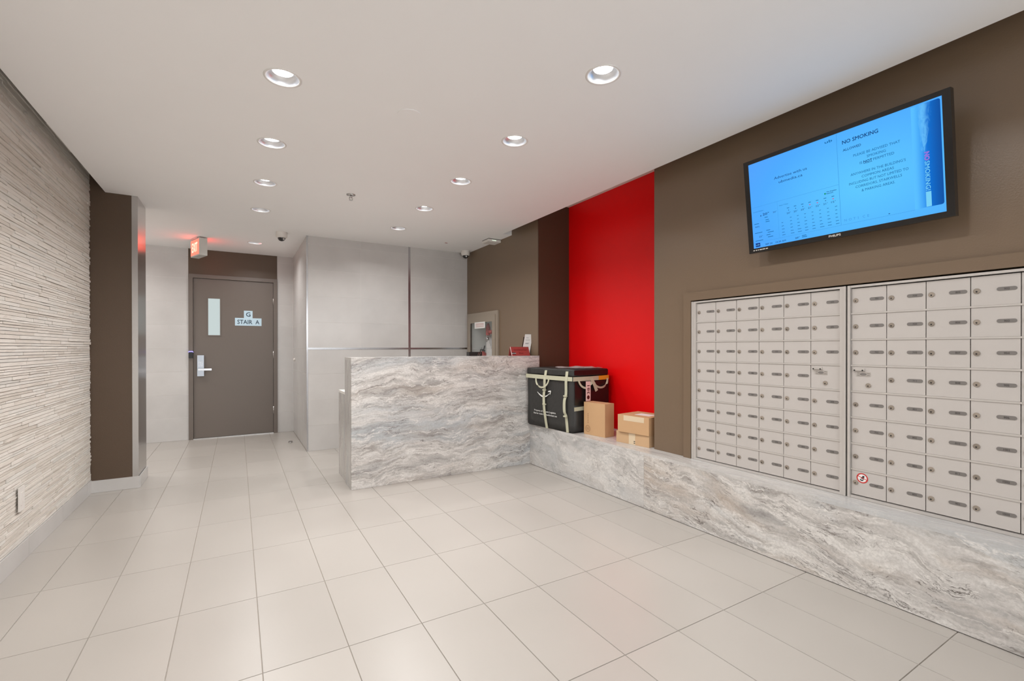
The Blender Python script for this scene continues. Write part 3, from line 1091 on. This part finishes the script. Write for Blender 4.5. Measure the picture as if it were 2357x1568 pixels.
for i in range(8):
    for r in range(6):
        if r == 0 and i == 0:
            continue
        w = (.010, .009, .012, .014, .018, .020)[r]*R.uniform(.8, 1.1)
        a = -.2720+i*.0385+(.01 if i else 0)
        b = (-.1130, -.1320, -.1510, -.1690, -.1870, -.2020)[r]
        srect(bm, a, a+w, b, b+.0024)
for i in range(7):
    srect(bm, -.2370+i*.0385, -.2240+i*.0385, -.0580, -.0550)
for a0, a1, b in ((-.4340, -.405, -.1060), (-.3640, -.3440, -.0950), (-.3640, -.3400, -.1060), (-.4340, -.3880, -.1600), (-.3640, -.3400, -.1560), (-.3560, -.3200, -.1690),
                  (-.3640, -.3400, -.1830), (-.3560, -.3250, -.1960), (-.4340, -.3860, -.2060), (-.1650, -.1420, -.2280), (-.1650, -.1380, -.2360), (-.3690, -.3500, -.0790)):
    srect(bm, a0, a1, b, b+.0032)
sl = obj('screen_small_lettering', bm, E_INK2, scr, recalc=False)
sl['kind'] = 'stuff'
bm = bmesh.new()
srect(bm, .0308, .0326, -.212, .251)
srect(bm, -.4475, .0308, -.0060, -.0048)
srect(bm, -.4475, .338, -.2145, -.2133)
srect(bm, -.2900, -.2890, -.2133, -.0060)
for i, c in enumerate('NOTICE'):
    stext(bm, c, .0470+i*.0205, -.1990, None, .0125)
obj('screen_faint_rules', bm, E_LINE, scr, recalc=False)
bm = bmesh.new()
text(bm, 'SMOKING!', F, .3805, -.0090, width=.130, cap=.0175, lift=-.0008*SGN, rot=-PI/2, bold=.008)
srect(bm, .3795, .3985, -.2105, -.1440, 0, -.0009)
obj('screen_cigarette', bm, E_LIGHT, scr, recalc=False)
bm = bmesh.new()
text(bm, 'NO', F, .3805, .0310, width=.036, cap=.0175, lift=-.0008*SGN, rot=-PI/2, bold=.05)
obj('screen_cigarette_tip', bm, E_PINK, scr, recalc=False)
bm = bmesh.new()
srect(bm, -.4340, -.4060, -.2400, -.2180, 0)
obj('screen_badge', bm, emit('screen_badge_blue', (6, 44, 130), .72), scr, recalc=False)
bm = bmesh.new()
text(bm, 'ub', F, -.4310, -.2330, width=.022, cap=.0105, lift=-.0006*SGN)
obj('badge_lettering', bm, E_LIGHT, scr, recalc=False)
bm = bmesh.new()
poly(bm, [(-.0400, -.0300), (-.0320, -.0300), (-.0320, -.0350), (-.0360, -.0400), (-.0400, -.0350)], F, 0, 0, ZL*SGN)
obj('screen_green_mark', bm, E_GREEN, scr, recalc=False)
bm = bmesh.new()
for i in (3, 4, 6):
    srect(bm, -.2330+i*.0385, -.2270+i*.0385, -.0720, -.0670)
obj('screen_weather_icon', bm, E_REDM, scr, recalc=False)
bm = bmesh.new()
for i in (0, 1, 2, 5):
    srect(bm, -.2300+i*.0385, -.2260+i*.0385, -.0720, -.0680)
srect(bm, -.3930, -.3880, -.0660, -.0590)
srect(bm, .2360, .2420, -.2080, -.2050)
obj('screen_icon', bm, E_INK, scr, recalc=False)
bm = bmesh.new()
text(bm, 'PHILIPS', F, -.0287, -.2645, width=.056, cap=.0105, lift=.0008*SGN, bold=.03)
lp = obj('maker_lettering', bm, mat('silver_print', (222, 218, 212), .4, .2), tv, recalc=False)
bm = bmesh.new()
for a0, a1 in ((-.4490, -.4410), (-.4350, -.4260), (-.4215, -.4150), (-.4110, -.3960), (-.3935, -.3760), (-.3720, -.3600)):
    poly(bm, [(a0, -.2620), (a1, -.2620), (a1, -.2565), (a0, -.2565)], F, 0, 0, .0008*SGN)
obj('bezel_icon', bm, MATS['silver_print'], tv, recalc=False)

# ------------------------------------------------------------------ delivery bag on the bench
bag = thing('delivery_bag', 'large black insulated delivery bag with pale webbing straps', 'bag', (2.664, 3.402, BH), math.radians(5.4))
BW, BD, BT = .684, .468, .592      # along y, x depth, height
bm = bmesh.new()
bx(bm, 0, BD, 0, BW, .002, .534)
bmesh.ops.subdivide_edges(bm, edges=bm.edges[:], cuts=6, use_grid_fill=True)
bevel(bm, .014, 2)
for v in bm.verts:
    u_, w_ = v.co.y/BW, v.co.z/.525
    if v.co.x < .03:
        v.co.x -= .002+.008*math.sin(PI*u_)*math.sin(PI*min(1, w_))+.0025*math.sin(13*u_+9*w_)
    if v.co.y < .03:
        v.co.y -= .006*math.sin(PI*v.co.x/BD)*math.sin(PI*min(1, w_))
for f_ in bm.faces:
    f_.smooth = True
obj('bag_body', bm, M_BAG, bag)
bm = bmesh.new()
bx(bm, -.003, BD, -.003, BW+.003, .526, BT)
bmesh.ops.subdivide_edges(bm, edges=bm.edges[:], cuts=5, use_grid_fill=True)
bevel(bm, .006, 2)
for v in bm.verts:
    v.co.z += .0022*math.sin(v.co.y*17)*math.cos(v.co.x*13)
for f_ in bm.faces:
    f_.smooth = True
obj('bag_lid', bm, M_BAG, bag)
bm = bmesh.new()      # glossy flap on the near side
bx(bm, .012, BD-.004, -.014, -.002, .262, .478)
bx(bm, .012, BD-.004, -.0055, .002, .540, .584)
bevel(bm, .004, 2)
obj('side_flap', bm, M_BAGGLOSS, bag)
# webbing
def strap(name, pts, w, t, wdir, m=M_WEB):
    b_ = bmesh.new()
    tube(b_, pts, 0, flat=(w, t, wdir))
    return obj(name, b_, m, bag)
strap('band_strap', [(-.0135, BW+.004, .508), (-.0205, BW*.75, .507), (-.0225, BW*.5, .506), (-.0190, BW*.2, .505), (-.0125, -.004, .505)], .040, .003, (0, 0, 1))
strap('band_strap', [(-.0125, -.017, .505), (BD*.45, -.021, .505), (BD*.68, -.019, .507)], .040, .003, (0, 0, 1))
strap('yellow_band', [(BD*.68, -.018, .507), (BD-.002, -.014, .509)], .040, .003, (0, 0, 1), M_YELLOW)
strap('lower_band', [(.012, -.006, .225), (BD*.5, -.014, .232), (BD*.66, -.012, .236)], .036, .003, (0, 0, 1))
strap('yellow_band', [(BD*.66, -.012, .236), (BD-.004, -.004, .240)], .036, .003, (0, 0, 1), M_YELLOW)
for yy, name in ((.376, 'strap'), (.072, 'strap')):
    pts = [(-.006, yy, .574), (-.016, yy-.002, .53), (-.026, yy-.001, .48), (-.024, yy+.003, .40), (-.026, yy+.012, .31), (-.026, yy+.006, .20), (-.021, yy-.008, .10), (-.010, yy-.018, .004)]
    if yy < .2:
        pts = [(-.006, yy, .574), (-.014, yy-.002, .53), (-.021, yy-.001, .48), (-.018, yy+.003, .36), (-.030, yy+.012, .30), (-.030, yy+.012, .20), (-.016, yy+.003, .15), (-.006, yy-.006, .004)]
    so = strap('vertical_strap', pts, .034, .003, (0, 1, 0))
    for zz in ((.38, .24) if yy > .2 else (.345, .155)):
        b_ = bmesh.new()
        bx(b_, -.034, -.018, yy-.016, yy+.024, zz-.006, zz+.006)
        bevel(b_, .002, 1)
        obj('strap_buckle', b_, M_WEB, so)
def handle(pts, w, wd_):
    b_ = bmesh.new()
    tube(b_, pts, 0, flat=(w, .003, wd_))
    return obj('carry_handle', b_, M_WEB, bag)
def arc(c, ry, rz, x, n=12, ax='y'):
    out = []
    for i in range(n+1):
        a = PI+PI*i/n
        d_ = .012*math.sin(PI*i/n)
        out.append((x-d_, c[0]+ry*math.cos(a), c[1]+rz*math.sin(a)) if ax == 'y' else (c[0]+ry*math.cos(a), x-d_, c[1]+rz*math.sin(a)))
    return out
handle(arc((.408, .49), .098, .085, -.028), .016, (0, 1, .7))
handle(arc((.135, .50), .085, .080, -.024, ax='x'), .018, (.7, 0, .7))
handle(arc((.335, .50), .100, .085, -.024, ax='x'), .018, (.7, 0, .7))
strap('hanging_strap', [(.215, -.026, .50), (.245, -.034, .45), (.275, -.036, .385)], .036, .003, (1, 0, 0))
strap('hanging_strap', [(.02, BW+.006, .505), (.06, BW+.014, .49), (.02, BW+.010, .44)], .030, .003, (0, 0, 1))
# printed side: smile arrow and wording (reads right to left along -y)
FB = ((-.0175, 0, 0), (0, -1, 0), (0, 0, 1))
bm = bmesh.new()
pts_u, pts_l = [], []
for i in range(17):
    q = i/16
    s_ = -.495+.185*q
    mid = .358-.052*math.sin(PI*(q*.86+.02))**.9+.012*q
    th = .0030+.0055*math.sin(PI*min(1, q*1.1))
    pts_u.append((s_, mid+th))
    pts_l.append((s_, mid-th))
FL = ((-.020, 0, 0), (0, -1, 0), (0, 0, 1))
poly(bm, pts_l+pts_u[::-1], FL)
poly(bm, [(-.330, .372), (-.294, .381), (-.286, .373), (-.298, .340), (-.305, .342), (-.299, .366), (-.328, .364)], FL)
obj('arrow_mark', bm, mat('white_print', (226, 226, 222), .5), bag, recalc=False)
bm = bmesh.new()
text(bm, 'Property of Amazon Logistics', FL, -.543, .160, width=.325, cap=.0165, lift=.0003, bold=.012)
text(bm, 'Not for resale or unauthorized use', FL, -.553, .131, width=.352, cap=.0165, lift=.0003, bold=.012)
obj('printed_wording', bm, MATS['white_print'], bag, recalc=False)
bm = bmesh.new()
bx(bm, .126, .186, -.0425, -.040, .298, .482)
tg = obj('number_tag', bm, M_LABELPINK, bag)
bm = bmesh.new()
FT = ((0, -.0425, 0), (1, 0, 0), (0, 0, 1))
text(bm, '381', FT, .174, .362, width=.082, cap=.034, lift=.0006, rot=PI/2, bold=.012)
poly(bm, [(.156+.0180*math.cos(a*PI/12), .332+.0190*math.sin(a*PI/12)) for a in range(24)], FT, 0, 0, .0006)
obj('tag_lettering', bm, M_MAROON, tg, recalc=False)
# paper lying on the bag
bm = bmesh.new()
gx, gy = 8, 6
vv = [[bm.verts.new((-.02+.36*i/gx+.02*j/gy, -.10+.34*j/gy+.012*math.sin(i), .007+.004*math.sin(i*1.3+j)+.003*math.cos(j*2.1))) for j in range(gy+1)] for i in range(gx+1)]
for i in range(gx):
    for j in range(gy):
        bm.faces.new([vv[i][j], vv[i+1][j], vv[i+1][j+1], vv[i][j+1]])
bmesh.ops.solidify(bm, geom=bm.faces[:], thickness=.002)
pp = obj('plastic_mailer', bm, mat('white_poly_mailer', (226, 222, 220), .4, bump=(25, .4, .006)), None, (2.75, 3.54, BH+BT+.0035))
pp.rotation_euler = (0, 0, math.radians(4))
tag(pp, 'white plastic mailer lying flat on the black delivery bag', 'mailer')

# ------------------------------------------------------------------ cardboard boxes
def carton(name, label, corner, ang, w, d, h, z, m):
    """corner = near-left bottom corner (front face runs +y from it), d = depth in +x"""
    t = thing(name, label, 'box', (corner[0], corner[1], z), ang, 'cardboard boxes on the bench')
    obj('carton_body', box_bm(0, d, 0, w, .0005, h, .003, 2), m, t)
    return t
b1 = carton('cardboard_box', 'tall narrow cardboard box standing against the delivery bag', (2.790, 3.108), math.atan2(-.031, .258)*-1, .254, .120, .296, BH, M_CARD)
bm = bmesh.new()
F1 = ((-.0006, 0, 0), (0, -1, 0), (0, 0, 1))
for ra, rb in ((.031, .0285), (.024, .022)):
    for a in range(24):
        a0, a1 = a*PI/12, (a+1)*PI/12
        poly(bm, [(-.205+ra*math.cos(a0), .055+ra*math.sin(a0)), (-.205+ra*math.cos(a1), .055+ra*math.sin(a1)), (-.205+rb*math.cos(a1), .055+rb*math.sin(a1)), (-.205+rb*math.cos(a0), .055+rb*math.sin(a0))], F1)
for i in range(6):
    poly(bm, [(-.206, .105+.016*i), (-.200, .105+.016*i), (-.200, .115+.016*i), (-.206, .115+.016*i)], F1)
for i in range(3):
    poly(bm, [(-.222, .046+.008*i), (-.190, .046+.008*i), (-.190, .049+.008*i), (-.222, .049+.008*i)], F1)
obj('shipping_mark', bm, M_CARDINK, b1, recalc=False)
obj('flap_edge', box_bm(.05, .051, -.0008, .0, .02, .05), M_CARDINK, b1)
b2 = carton('cardboard_box', 'lower cardboard box of the two stacked beside the wall corner', (2.805, 2.612), math.atan2(.036, .333), .333, .30, .094, BH, M_CARD2)
obj('packing_tape', box_bm(-.0012, .0002, .135, .200, .001, .0935), M_TAPE, b2)
bm = bmesh.new()
for i in range(2):
    bx(bm, -.0018, -.001, .136, .150, .012+.014*i, .018+.014*i)
obj('print_mark', bm, M_INK, b2)
b3 = carton('cardboard_box', 'upper cardboard box with pale tape stacked on another box', (2.797, 2.607), math.atan2(.045, .311), .305, .28, .143, BH+.0945, M_CARD)
obj('packing_tape', box_bm(-.0012, .0002, .045, .245, .098, .1405), M_TAPE, b3)
obj('address_label', box_bm(.085, .185, .055, .20, .1425, .1437), M_PAPER, b3)

# ------------------------------------------------------------------ things on the desk ledge
tc = thing('tent_card', 'small red tent sign standing on the marble ledge', 'sign', (2.585, 4.185, KH), math.radians(3))
bm = bmesh.new()
w_ = .119
pr = [(0, 0), (.0, .003), (.034, .094), (.037, .094), (.062, .003), (.062, 0), (.058, 0), (.0355, .086), (.004, 0)]
A = [bm.verts.new((-w_, y_, z_)) for y_, z_ in pr]
B_ = [bm.verts.new((w_, y_, z_)) for y_, z_ in pr]
bm.faces.new(A)
bm.faces.new(B_[::-1])
for i in range(len(pr)):
    j = (i+1) % len(pr)
    bm.faces.new([A[i], A[j], B_[j], B_[i]])
obj('card', bm, M_REDSIGN, tc)
ut = Vector((0, .034, .091)).normalized()
FC = ((0, -.0006, .003), (1, 0, 0), tuple(ut))
bm = bmesh.new()
text(bm, 'Concierge on Tour', FC, -.078, .058, width=.165, cap=.013, bold=.01)
text(bm, 'Phone', FC, -.020, .020, width=.056, cap=.013, bold=.01)
obj('card_lettering', bm, M_DKRED, tc, recalc=False)
bm = bmesh.new()
for i in range(2):
    poly(bm, [(-.108, .013+.013*i), (-.062, .013+.013*i), (-.062, .022+.013*i), (-.108, .022+.013*i)], FC, 0, 0, .0006)
obj('card_black_mark', bm, M_INK, tc, recalc=False)
bm = bmesh.new()
poly(bm, [(-.112, .020), (-.060, .020), (-.060, .028), (-.112, .028)], FC, 0, 0, .0004)
poly(bm, [(-w_, 0), (-w_+.006, 0), (-w_+.006, .097), (-w_, .097)], FC, 0, 0, .0005)
obj('card_white_edge', bm, M_PAPER, tc, recalc=False)
# leaflets in a dark stand
lh = thing('leaflet_stand', 'dark brown leaflet stand at the wall end of the ledge', 'stand', (2.712, 4.292, KH), math.radians(-4))
bm = bmesh.new()
bx(bm, -.045, .062, -.006, .066, 0, .006)
vs_, _ = bx(bm, -.030, .062, .052, .058, .005, .205)
for v in vs_:
    v.co.x += (v.co.z)*.20-.004
    v.co.y += v.co.z*.04
bx(bm, -.045, .05, -.006, -.002, .005, .028)
obj('stand_body', bm, mat('dark_brown_acrylic', (62, 44, 34), .3), lh)
for i in range(3):
    bm = bmesh.new()
    vs_, _ = bx(bm, -.050, .044, 0, .0025, 0, .226-.008*i)
    for v in vs_:
        v.co.x += v.co.z*.22
        v.co.y += v.co.z*.04
    lf = obj('leaflet', bm, M_PAPER, None, (2.712+.011*i, 4.294+.016*i, KH+.0065))
    lf.rotation_euler = (0, 0, math.radians(-4))
    tag(lf, ('front white printed leaflet leaning in the dark stand', 'middle white leaflet of the three leaning in the stand', 'rear white leaflet of the three leaning in the stand')[i], 'leaflet', 'leaflets on the desk ledge')
    if i == 0:
        ul = Vector((.22, .04, 1)).normalized()
        FF = ((0, -.0004, 0), (1, 0, 0), tuple(ul))
        bm = bmesh.new()
        for q, (a, b, c) in enumerate(((-.03, .0, .19), (-.035, .02, .165), (-.03, .015, .13), (-.028, .01, .123), (-.035, .02, .085), (-.03, .012, .07))):
            poly(bm, [(a, c), (b, c), (b, c+.0035), (a, c+.0035)], FF, 0, 0, .0002)
        obj('leaflet_print', bm, mat('grey_print', (120, 122, 128), .6), lf, recalc=False)
# low black box on the ledge
bk = thing('black_box', 'low black box on the marble ledge near the wall corner', 'box', (2.125, 4.365, KH))
obj('body', box_bm(-.075, .075, -.03, .03, .0005, .042, .006, 2), M_BLACK, bk)
bm = bmesh.new()
for q in (.022, .040):
    poly(bm, [(q, .004), (q+.006, .004), (q+.018, .036), (q+.012, .036)], ((0, -.0304, 0), (1, 0, 0), (0, 0, 1)), .0004)
obj('silver_stripe', bm, M_STEEL, bk)

# ------------------------------------------------------------------ fire cabinet
fc = thing('fire_hose_cabinet', 'grey brown fire hose cabinet with glass door beside the desk', 'cabinet', (XW, 5.45, FZ0))
def fcb(x0, x1, y0, y1, z0, z1, bm=None, b=0):
    bm = bm or bmesh.new()
    bx(bm, x0-XW, x1-XW, y0-5.45, y1-5.45, z0-FZ0, z1-FZ0)
    return bm
bm = bmesh.new()
for a in ((5.022, FY0, .70, 1.688), (FY1, 5.90, .70, 1.688), (FY0, FY1, FZ1, 1.688), (FY0, FY1, .70, FZ0)):
    fcb(XW-.022, XW-.0005, a[0], a[1], a[2], a[3], bm)
obj('cabinet_frame', bm, M_CABP, fc)
bm = bmesh.new()
for a in ((5.073, 5.150, .75, 1.638), (5.765, 5.845, .75, 1.638), (5.150, 5.765, 1.555, 1.638), (5.150, 5.765, .75, .84)):
    fcb(XW-.034, XW-.022, a[0], a[1], a[2], a[3], bm)
bevel(bm, .003, 1)
dr = obj('cabinet_door', bm, M_CABP, fc)
obj('door_glass', fcb(XW-.030, XW-.027, 5.150, 5.765, .84, 1.555), M_GLASS, dr)
bm = bmesh.new()
fcb(XW-.036, XW-.033, 5.755, 5.770, .84, 1.550, bm)
obj('door_gasket', bm, M_BLACK, dr)
bm = bmesh.new()
fcb(XW-.0355, XW-.0345, 5.335, 5.640, 1.478, 1.562, bm)
nt = obj('notice_label', bm, M_PAPER, dr)
bm = bmesh.new()
FN = ((-.0358, 0, 0), (0, -1, 0), (0, 0, 1))
for b in (1.535, 1.518, 1.498):
    poly(bm, [(5.45-5.61, b-FZ0), (5.45-5.37, b-FZ0), (5.45-5.37, b+.007-FZ0), (5.45-5.61, b+.007-FZ0)], FN)
obj('notice_print', bm, mat('faint_red_print', (196, 140, 136), .6), nt, recalc=False)
bm = bmesh.new()
fcb(XW+.235, XW+.24, FY0+.003, FY1-.003, FZ0+.003, FZ1-.003, bm)
for a in ((FY0+.001, FY0+.004), (FY1-.004, FY1-.001)):
    fcb(XW, XW+.236, a[0], a[1], FZ0+.001, FZ1-.001, bm)
fcb(XW, XW+.236, FY0+.004, FY1-.004, FZ0+.001, FZ0+.004, bm)
fcb(XW, XW+.236, FY0+.004, FY1-.004, FZ1-.004, FZ1-.001, bm)
obj('cabinet_interior', bm, M_CABWHITE, fc)
# fire extinguisher
fe = thing('fire_extinguisher', 'red fire extinguisher with black handle inside the glass cabinet', 'fire extinguisher', (XW+.10, 5.655, FZ0+.005))
fe.scale = (1.08, 1.08, 1.08)
bm = bmesh.new()
lathe(bm, [(0, 0), (.055, 0), (.058, .01), (.058, .29), (.05, .33), (.025, .352), (.018, .36), (0, .36)], 24)
obj('cylinder', bm, M_FIRERED, fe)
bm = bmesh.new()
lathe(bm, [(.018, .355), (.018, .385), (.012, .39)], 12)
tube(bm, [(0, -.02, .385), (-.02, -.07, .40), (-.04, -.12, .425)], .009, 8)
tube(bm, [(0, -.02, .372), (-.02, -.08, .372), (-.04, -.12, .365)], .007, 8)
obj('valve_handle', bm, M_BLACK, fe)
bm = bmesh.new()
tube(bm, [(0, .018, .38), (0, .07, .38), (0, .085, .33), (0, .075, .15)], .008, 8)
obj('discharge_hose', bm, M_BLACK, fe)
bm = bmesh.new()
lathe(bm, [(.016, -.003), (.016, .003)], 12, (.0, .035, .395), 'X')
obj('gauge', bm, M_STEEL, fe)
# hose on its valve
fh = thing('fire_hose', 'folded white fire hose hanging from a red valve in the cabinet', 'hose', (XW+.09, 5.395, FZ0+.006))
bm = bmesh.new()
for i in range(6):
    yy = -.085+.028*i
    zt = .60-.035*(5-i)
    tube(bm, [(0, yy, .03), (0, yy+.003, .3), (-.005, yy+.012, zt), (0, yy+.024, .3), (0, yy+.026, .03)], 0, flat=(.062, .012, (1, 0, 0)))
obj('folded_hose', bm, M_FABHOSE, fh)
bm = bmesh.new()
lathe(bm, [(.028, .60), (.03, .62), (.03, .70), (.022, .73), (.012, .76)], 14, (-.03, .035, 0))
tube(bm, [(-.03, .035, .66), (-.03, -.02, .645), (-.03, -.09, .635)], .026, 12)
obj('red_valve', bm, M_FIRERED, fh)
bm = bmesh.new()
lathe(bm, [(.032, -.05), (.032, -.02)], 16, (0, .06, .55), 'X')
obj('nozzle', bm, M_STEEL, fh)

# ------------------------------------------------------------------ downlights
M_LENS = emit('lamp_lens', (250, 252, 255), 14.0)
M_FLANGE = mat('white_flange', (226, 222, 218), .4)
M_REFL = mat('mirror_reflector', (226, 228, 232), .34, 1.0, rand=0)
def downlight_meshes():
    bm = bmesh.new()
    lathe(bm, [(.0735, .002), (.073, -.001), (.0815, -.0035), (.0865, -.001), (.0865, 0.0)], 32, cap=False)
    fl_ = mesh_of(bm, 'trim_ring', M_FLANGE)
    bm = bmesh.new()
    lathe(bm, [(.0728, .0005), (.0715, .008), (.066, .018), (.056, .027), (.047, .031)], 32, cap=False)
    for f_ in bm.faces:
        f_.normal_flip()
    rf = mesh_of(bm, 'reflector', M_REFL, recalc=False)
    bm = bmesh.new()
    lathe(bm, [(.0475, .031), (.0475, .033), (0, .033)], 24)
    ln = mesh_of(bm, 'lens', M_LENS)
    bm = bmesh.new()
    lathe(bm, [(.0735, .001), (.078, .05), (.05, .07), (0, .07)], 24, cap=False)
    hs = mesh_of(bm, 'lamp_housing', M_STEEL)
    return fl_, rf, ln, hs
DLM = downlight_meshes()
ld = bpy.data.lights.new('downlight_lamp', 'AREA')
ld.shape = 'DISK'
ld.size = .115
ld.energy = LAMP_W
ld.color = LAMP_COL
ld.spread = math.radians(150)
ld_fill = ld.copy()
ld_fill.energy = LAMP_W*.9
ORD = ['nearest', 'second', 'third', 'fourth', 'fifth']
nR = nL = 0
for x, y, row in LIGHTS:
    vis = (row == 'R' and y > 1.5) or (row == 'L' and y > 2.0)
    if row == 'C':
        lab = 'unseen fill downlight added in the side corridor behind the pillar, %s the stair door wall' % ('next to' if y > 6.5 else 'farther from')
    elif row == 'R':
        if vis:
            i = round((y-1.722)/.8378)
            lab = 'recessed ceiling downlight, %s from the camera in the row over the mailbox side' % ORD[i]
        else:
            nR += 1
            lab = 'recessed ceiling downlight overhead outside the photo, over the mailbox side'
    else:
        if vis:
            i = [2.541, 3.385, 4.222, 5.066, 6.685].index(y)
            lab = 'recessed ceiling downlight, %s from the camera in the row over the stone wall side' % ORD[i]
        else:
            nL += 1
            lab = 'recessed ceiling downlight overhead outside the photo, over the stone wall side, ' + ('just out of view' if y > 1.2 else 'farther back')
    t = thing('downlight', lab, 'ceiling light', (x, y, H), 0, 'recessed ceiling downlights')
    for nm, me in zip(('trim_ring', 'reflector', 'lens', 'lamp_housing'), DLM):
        link(nm, me, t)
    lo = bpy.data.objects.new('downlight_lamp', ld)
    COL.objects.link(lo)
    lo.parent = t
    lo.location = (0, 0, -.0045)
    lo.visible_camera = False
    if row == 'C':
        lo.data = ld_fill

# ------------------------------------------------------------------ ceiling fittings
def dome_camera(x, y, label, rz):
    t = thing('security_camera', label, 'camera', (x, y, H), rz, 'dome security cameras')
    bm = bmesh.new()
    lathe(bm, [(.058, 0), (.060, -.012), (.060, -.050), (.052, -.062), (.040, -.066)], 28, cap=False)
    obj('housing', bm, M_WHITEPL, t)
    bm = bmesh.new()
    lathe(bm, [(.041, -.062)]+[(.041*math.cos(a*PI/16), -.062-.040*math.sin(a*PI/16)) for a in range(1, 8)]+[(0, -.102)], 24, cap=False)
    obj('dome', bm, mat('dark_smoked_dome', (18, 16, 15), .1, spec=.6), t)
    bm = bmesh.new()
    lathe(bm, [(.012, -.0455), (.012, -.040), (.007, -.039)], 12, (.006, 0, -.082), 'Y')
    obj('lens', bm, M_STEEL, t)
dome_camera(.438, 5.93, 'white dome security camera on the ceiling near the stair door', .3)
dome_camera(2.69, 5.80, 'white dome security camera in the ceiling corner above the fire cabinet', -.3)
sp = thing('sprinkler', 'chrome fire sprinkler head under the ceiling between the light rows', 'sprinkler', (.848, 4.17, H))
bm = bmesh.new()
lathe(bm, [(.038, 0), (.036, -.006), (.012, -.010)], 20)
obj('escutcheon', bm, M_STEEL, sp)
bm = bmesh.new()
lathe(bm, [(.008, -.008), (.008, -.03)], 8)
for s_ in (-1, 1):
    tube(bm, [(s_*.009, 0, -.022), (s_*.015, 0, -.034), (s_*.004, 0, -.048)], .0028, 6)
obj('sprinkler_body', bm, M_STEEL, sp)
bm = bmesh.new()
lathe(bm, [(.017, -.047), (.017, -.049)], 16)
obj('deflector', bm, M_STEEL, sp)
bm = bmesh.new()
lathe(bm, [(.068, -.0005), (.068, -.0030), (.067, -.0036), (0, -.0036)], 40)
for f_ in bm.faces:
    f_.smooth = False
tag(obj('ceiling_disc', bm, M_CEIL, None, (.848, 2.575, H)), 'round white cover plate flat on the ceiling', 'cover plate')
bm = bmesh.new()
bx(bm, -.015, .015, -.008, .008, -.003, 0)
tag(obj('ceiling_tag', bm, mat('red_tag', (150, 40, 30), .5), None, (2.27, 5.47, H-.0002)), 'tiny red tag stuck on the ceiling above the desk', 'tag')
ap = thing('wireless_unit', 'flat white wireless unit under the ceiling edge above the desk', 'device', (2.70, 5.06, H))
bm = bmesh.new()
bx(bm, -.085, .085, -.08, .08, -.035, -.006)
bevel(bm, .012, 2)
obj('cover', bm, M_WHITEPL, ap)
obj('base_plate', box_bm(-.088, .088, -.083, .083, -.006, -.0005), M_BLACK, ap)
bm = bmesh.new()
for q in range(4):
    bx(bm, -.03+.014*q, -.024+.014*q, -.0815, -.0795, -.022, -.016)
obj('status_light', bm, emit('green_white_led', (225, 255, 225), 1.6), ap)
# exit sign
ex = thing('exit_sign', 'ceiling hung exit sign box glowing red beside the stair door', 'exit sign', (-.372, 6.70, H), math.radians(20))
EW, ED, EH = .30, .085, .205       # face length along local y, width along local x
obj('canopy', box_bm(-.055, .055, -.02, .18, -.014, 0, .003, 1), M_ALU, ex)
obj('sign_housing', box_bm(-ED/2, ED/2, -.07, EW-.07, -.014-EH, -.014, .004, 1), mat('sign_pale_metal', (206, 206, 200), .4, .3), ex)
bm = bmesh.new()
bx(bm, -ED/2-.002, -ED/2, -.058, EW-.082, -.014-EH+.016, -.026)
fce = obj('red_face', bm, emit('exit_red', (255, 84, 68), 2.6), ex)
bm = bmesh.new()
text(bm, 'EXIT', ((-ED/2-.002, 0, 0), (0, -1, 0), (0, 0, 1)), -(EW-.14)/2, -.014-EH+.052, width=.19, cap=.11, align='C', lift=.0008, bold=.04)
obj('exit_lettering', bm, emit('exit_pale_red', (255, 150, 130), 2.6), fce, recalc=False)
bm = bmesh.new()
bx(bm, ED/2, ED/2+.002, -.058, EW-.082, -.014-EH+.016, -.026)
obj('red_face', bm, MATS['exit_red'], ex)

# ------------------------------------------------------------------ small wall and floor fittings
ol = thing('wall_outlet', 'white outlet plate low on the stacked stone wall', 'outlet', (XL+.014, 3.665, .372))
obj('cover_plate', box_bm(0, .006, -.038, .038, -.068, .068, .002, 1), M_WHITEPL, ol)
obj('socket_face', box_bm(.006, .008, -.018, .018, -.036, .036), M_WHITEPL, ol)
ds = thing('door_stop', 'small steel door stop on the floor near the tiled corner', 'door stop', (.585, 6.62, 0))
bm = bmesh.new()
lathe(bm, [(0, 0.0005), (.026, .0005), (.026, .006), (.022, .016), (.014, .022), (0, .024)], 20)
obj('dome', bm, M_CHROME, ds)
bm = bmesh.new()
tube(bm, [(.02*math.cos(a*PI/6-PI*.9), .02*math.sin(a*PI/6-PI*.9), .016) for a in range(6)], .006, 8)
obj('rubber_bumper', bm, mat('grey_rubber', (120, 116, 110), .7), ds)
ws = thing('wall_bumper', 'small white bumper on the tiled wall beside the stair door', 'bumper', (XQ, 7.264, 1.057))
bm = bmesh.new()
lathe(bm, [(.022, 0), (.022, -.008), (.012, -.022), (0, -.024)], 16, axis='X')
obj('bumper_body', bm, M_WHITEPL, ws)
